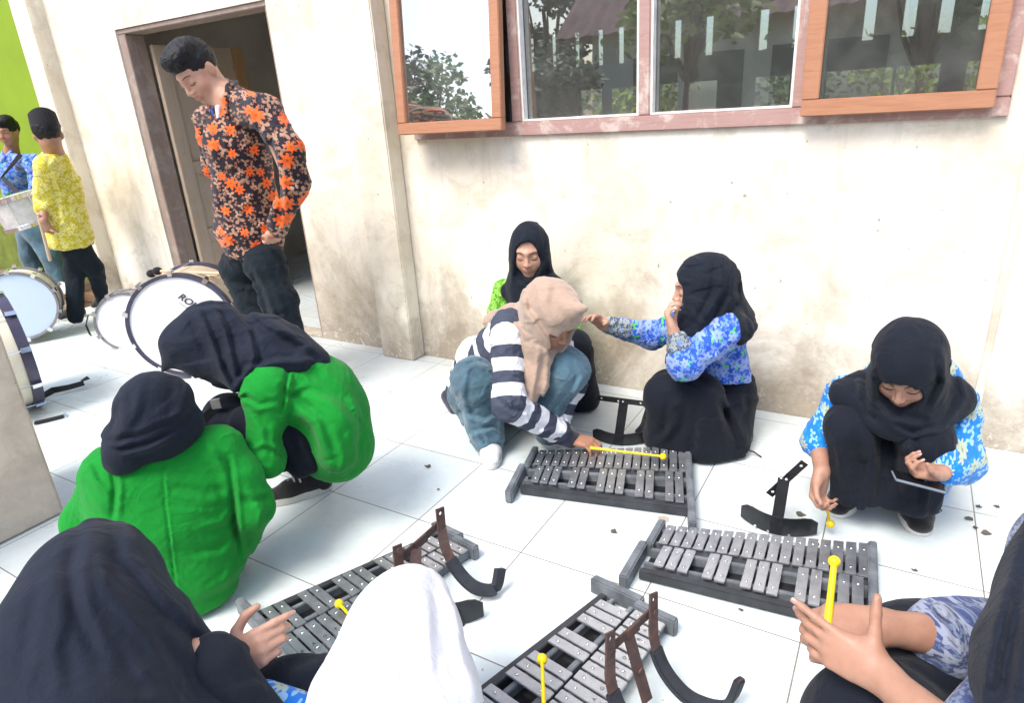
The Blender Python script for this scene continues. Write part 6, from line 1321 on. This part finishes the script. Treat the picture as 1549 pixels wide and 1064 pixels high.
# ------------------------------------------------------------------ surroundings seen through and in the glass
def leafmat(name, c):
    t = NT(name); v = t.coord(); n = t.noise(v, 3, 3)
    t.base(t.ramp(n, [(.3, tuple(x * .6 for x in c)), (.7, tuple(x * 1.4 for x in c))])); t.rough(.6)
    t.b.inputs['Transmission Weight'].default_value = 0; return t.m
LEAF = [leafmat('broad_leaf_green', (.10, .18, .05)), leafmat('yellow_green_leaf', (.22, .30, .04)), leafmat('dark_leaf_green', (.035, .07, .03))]
MAT['bark'] = simple('bark', (.10, .075, .05), .9, bump=.5, bscale=30)
def tree(label, x, y, h, cr_r, mi, n=2600, leaf=.22, group='trees round the school yard'):
    e = empty('tree', (x, y, -.16)); tag(e, label, 'tree', group); rnd = random.Random(int(x * 10 + y * 7))
    mb = MB(); mb.tube([(x, y, -.2), (x + .1, y, h * .35), (x - .05, y + .1, h * .7)], [.16, .12, .05], 8)
    cl = []
    for k in range(9):
        a = rnd.uniform(0, 6.28); rr = cr_r * rnd.uniform(.25, .8); zc = h * rnd.uniform(.5, .92)
        p = Vector((x + rr * math.cos(a), y + rr * math.sin(a), zc)); cl.append((p, cr_r * rnd.uniform(.3, .5)))
        mb.tube([(x, y, h * .35), ((x + p.x) / 2, (y + p.y) / 2, h * .5), p], [.06, .045, .015], 5)
    mb.build('trunk', MAT['bark'], e, smooth=True)
    mb = MB()
    for _ in range(n):
        c_, r_ = rnd.choice(cl); v = Vector((rnd.gauss(0, 1), rnd.gauss(0, 1), rnd.gauss(0, 1))).normalized() * r_ * rnd.uniform(.5, 1.1) ; p = c_ + v
        d = Vector((rnd.gauss(0, 1), rnd.gauss(0, 1), rnd.gauss(-.3, .6))).normalized(); s = d.cross(Vector((rnd.random(), rnd.random(), rnd.random()))).normalized()
        l = leaf * rnd.uniform(.6, 1.2); mb.add([p, p + d * l * .5 + s * l * .28, p + d * l, p + d * l * .5 - s * l * .28], [(0, 1, 2, 3)])
    mb.build('crown', LEAF[mi], e)
# beyond the classroom's back wall
for i, (x, y, h, r, mi) in enumerate(((-7.5, 15, 2.5, 1.5, 0), (-5.2, 15, 1.9, 1.2, 1), (-2.6, 16, 2.1, 1.5, 0), (.0, 15, 1.9, 1.3, 1), (2.2, 16, 2.3, 1.5, 0))):
    tree(['leafy tree seen through the far left classroom opening', 'low yellow green tree seen through the left classroom openings', 'green tree seen through the middle classroom openings', 'yellowish tree seen through the right classroom openings', 'green tree at the far right behind the classroom'][i], x, y, h, r, mi, 900, .2, 'trees behind the classroom')
# the yard behind the photographer, mirrored in the panes
for i, (x, y, h, r, mi) in enumerate(((-10.4, -9.5, 4.3, 1.5, 0), (-12.6, -11, 5.0, 1.9, 2), (-9.2, -12.5, 5.4, 1.2, 2), (-8.3, -10.2, 3.0, 1.3, 2), (-6.6, -8.6, 2.5, 1.0, 2), (-3.4, -6.2, 4.4, 1.0, 1), (.4, -8.5, 4.0, 1.0, 0), (3.6, -7.5, 4.3, 1.2, 1))):
    tree(['dark tree mirrored low in the left sash', 'bushy green tree mirrored low in the left sash', 'tall slim dark tree mirrored at the right of the left sash', 'low dark bushy tree mirrored at the left edge of the centre panes', 'small dark bushy tree in front of the school building corner', 'slim yellow green tree mirrored in the centre panes', 'small green tree mirrored in the right centre pane', 'yellow green tree mirrored in the right sash'][i], x, y, h, r, mi, 1800, .22, 'trees across the yard')
MAT['rooftile'] = simple('brown_corrugated_roof', (.34, .19, .17), .6, var=.3, vscale=2)
MAT['house'] = simple('pale_green_house_wall', (.62, .66, .55), .8, var=.1)
e = empty('school_building', (0, -12, -.16)); tag(e, 'school building with brown hipped roof across the yard, mirrored in the window', 'building')
mb = MB(); mb.box(-7.2, 9, -16, -11, -.15, 2.9); mb.build('wall', MAT['house'], e)
mb = MB(); x0, x1, ya, yb, z0, z1 = -7.9, 9.8, -10.3, -16.7, 2.75, 6.2; n = 100
vs = []; f = []
for i in range(n + 1):
    x = x0 + (x1 - x0) * i / n; xr = x0 + .8 + (x1 - x0 - 1.6) * i / n; w = .04 if i % 2 else 0
    vs += [(x, ya, z0 + w), (xr, (ya + yb) / 2, z1 + w), (x, yb, z0 + w)]
for i in range(n): a_ = 3 * i; f += [(a_, a_ + 3, a_ + 4, a_ + 1), (a_ + 1, a_ + 4, a_ + 5, a_ + 2)]
f += [(0, 1, 2), (3 * n, 3 * n + 2, 3 * n + 1)]
mb.add(vs, f); mb.build('roof', MAT['rooftile'], e)
MAT['sill_dark'] = simple('dark_window', (.10, .13, .12), .2)
for x in (-6.1, -4.6, -2.9, -1.2, .6, 2.4, 4.2, 6.1):
    mb = MB(); mb.box(x, x + 1.1, -10.996, -10.95, .9, 2.2); mb.build('window', MAT['sill_dark'], e)
# ------------------------------------------------------------------ scraps and dried spots on the tiles
MAT['scrap'] = simple('dried_leaf_scrap', (.10, .085, .06), .9, var=.4)
MAT['mud'] = simple('dried_mud_spot', (.42, .36, .29), .9, var=.2, vscale=60)
rs = random.Random(4)
for i, (x, y, r_) in enumerate(((648, 707, .013), (560, 655, .006), (663, 742, .005), (1465, 786, .014), (1480, 768, .010), (1491, 808, .012), (1475, 800, .008), (1508, 768, .008), (1210, 780, .014), (1235, 825, .008), (928, 806, .012), (1050, 895, .007), (1383, 865, .006), (690, 868, .005), (1120, 925, .006), (870, 570, .010), (925, 575, .012), (905, 602, .007))):
    c = atZ(x, y, 0); mb = MB(); n = 9; top = [Vector((c.x + r_ * (1.2 if k % 2 else .8) * rs.uniform(.6, 1.2) * math.cos(k * .7 + i), c.y + r_ * rs.uniform(.5, 1.0) * math.sin(k * .7 + i), .004 + rs.uniform(0, .004))) for k in range(n)]
    mb.add([v for v in top] + [v - Vector((0, 0, .0025)) for v in top], [tuple(range(n)), tuple(range(n, 2 * n))[::-1]] + [(k, (k + 1) % n, n + (k + 1) % n, n + k) for k in range(n)])
    tag(mb.build('leaf_scrap', MAT['scrap']), 'small dark scrap of dried leaf lying on the white tiles', 'leaf scrap', 'leaf scraps scattered on the tiles')
for i, (x, y, r_) in enumerate(((1004, 786, .020), (1027, 766, .022), (1016, 800, .014), (985, 768, .012))):
    c = atZ(x, y, 0); mb = MB(); mb.prism([(c.x + r_ * rs.uniform(.85, 1.15) * math.cos(a * .42), c.y + r_ * .8 * rs.uniform(.85, 1.15) * math.sin(a * .42)) for a in range(15)], .0002, .0016)
    tag(mb.build('mud_spot', MAT['mud']), 'dried brown mud spot on the tiles below the played glockenspiel', 'mud spot', 'mud spots beside the played glockenspiel')
# ------------------------------------------------------------------ light
w = bpy.data.worlds.new('World'); SC.world = w; w.use_nodes = True
bg = w.node_tree.nodes['Background']; sky = w.node_tree.nodes.new('ShaderNodeTexSky'); sky.sky_type = 'NISHITA'; sky.sun_disc = False
SUN_EL, SUN_AZ = math.radians(56), math.radians(192)      # azimuth: clockwise from +Y
sky.sun_elevation = SUN_EL; sky.sun_rotation = SUN_AZ; sky.air_density = 1.0; sky.dust_density = 3.0; sky.ozone_density = 1.0
w.node_tree.links.new(sky.outputs[0], bg.inputs[0]); bg.inputs[1].default_value = .15
ld = bpy.data.lights.new('sun', 'SUN'); ld.energy = 1.4; ld.angle = math.radians(22); ld.color = (1, .96, .9)
lo = bpy.data.objects.new('sun', ld); COL.objects.link(lo)
sd = Vector((math.sin(SUN_AZ) * math.cos(SUN_EL), math.cos(SUN_AZ) * math.cos(SUN_EL), math.sin(SUN_EL)))
lo.rotation_euler = sd.to_track_quat('Z', 'Y').to_euler(); lo.location = (0, -5, 8)
vs_ = SC.view_settings; vs_.view_transform = 'Standard'; vs_.look = 'None'; vs_.gamma = 1; vs_.use_curve_mapping = False; vs_.exposure = 1.2
SC.cycles.max_bounces = 6; SC.cycles.transparent_max_bounces = 8
SC.cycles.use_denoising = True
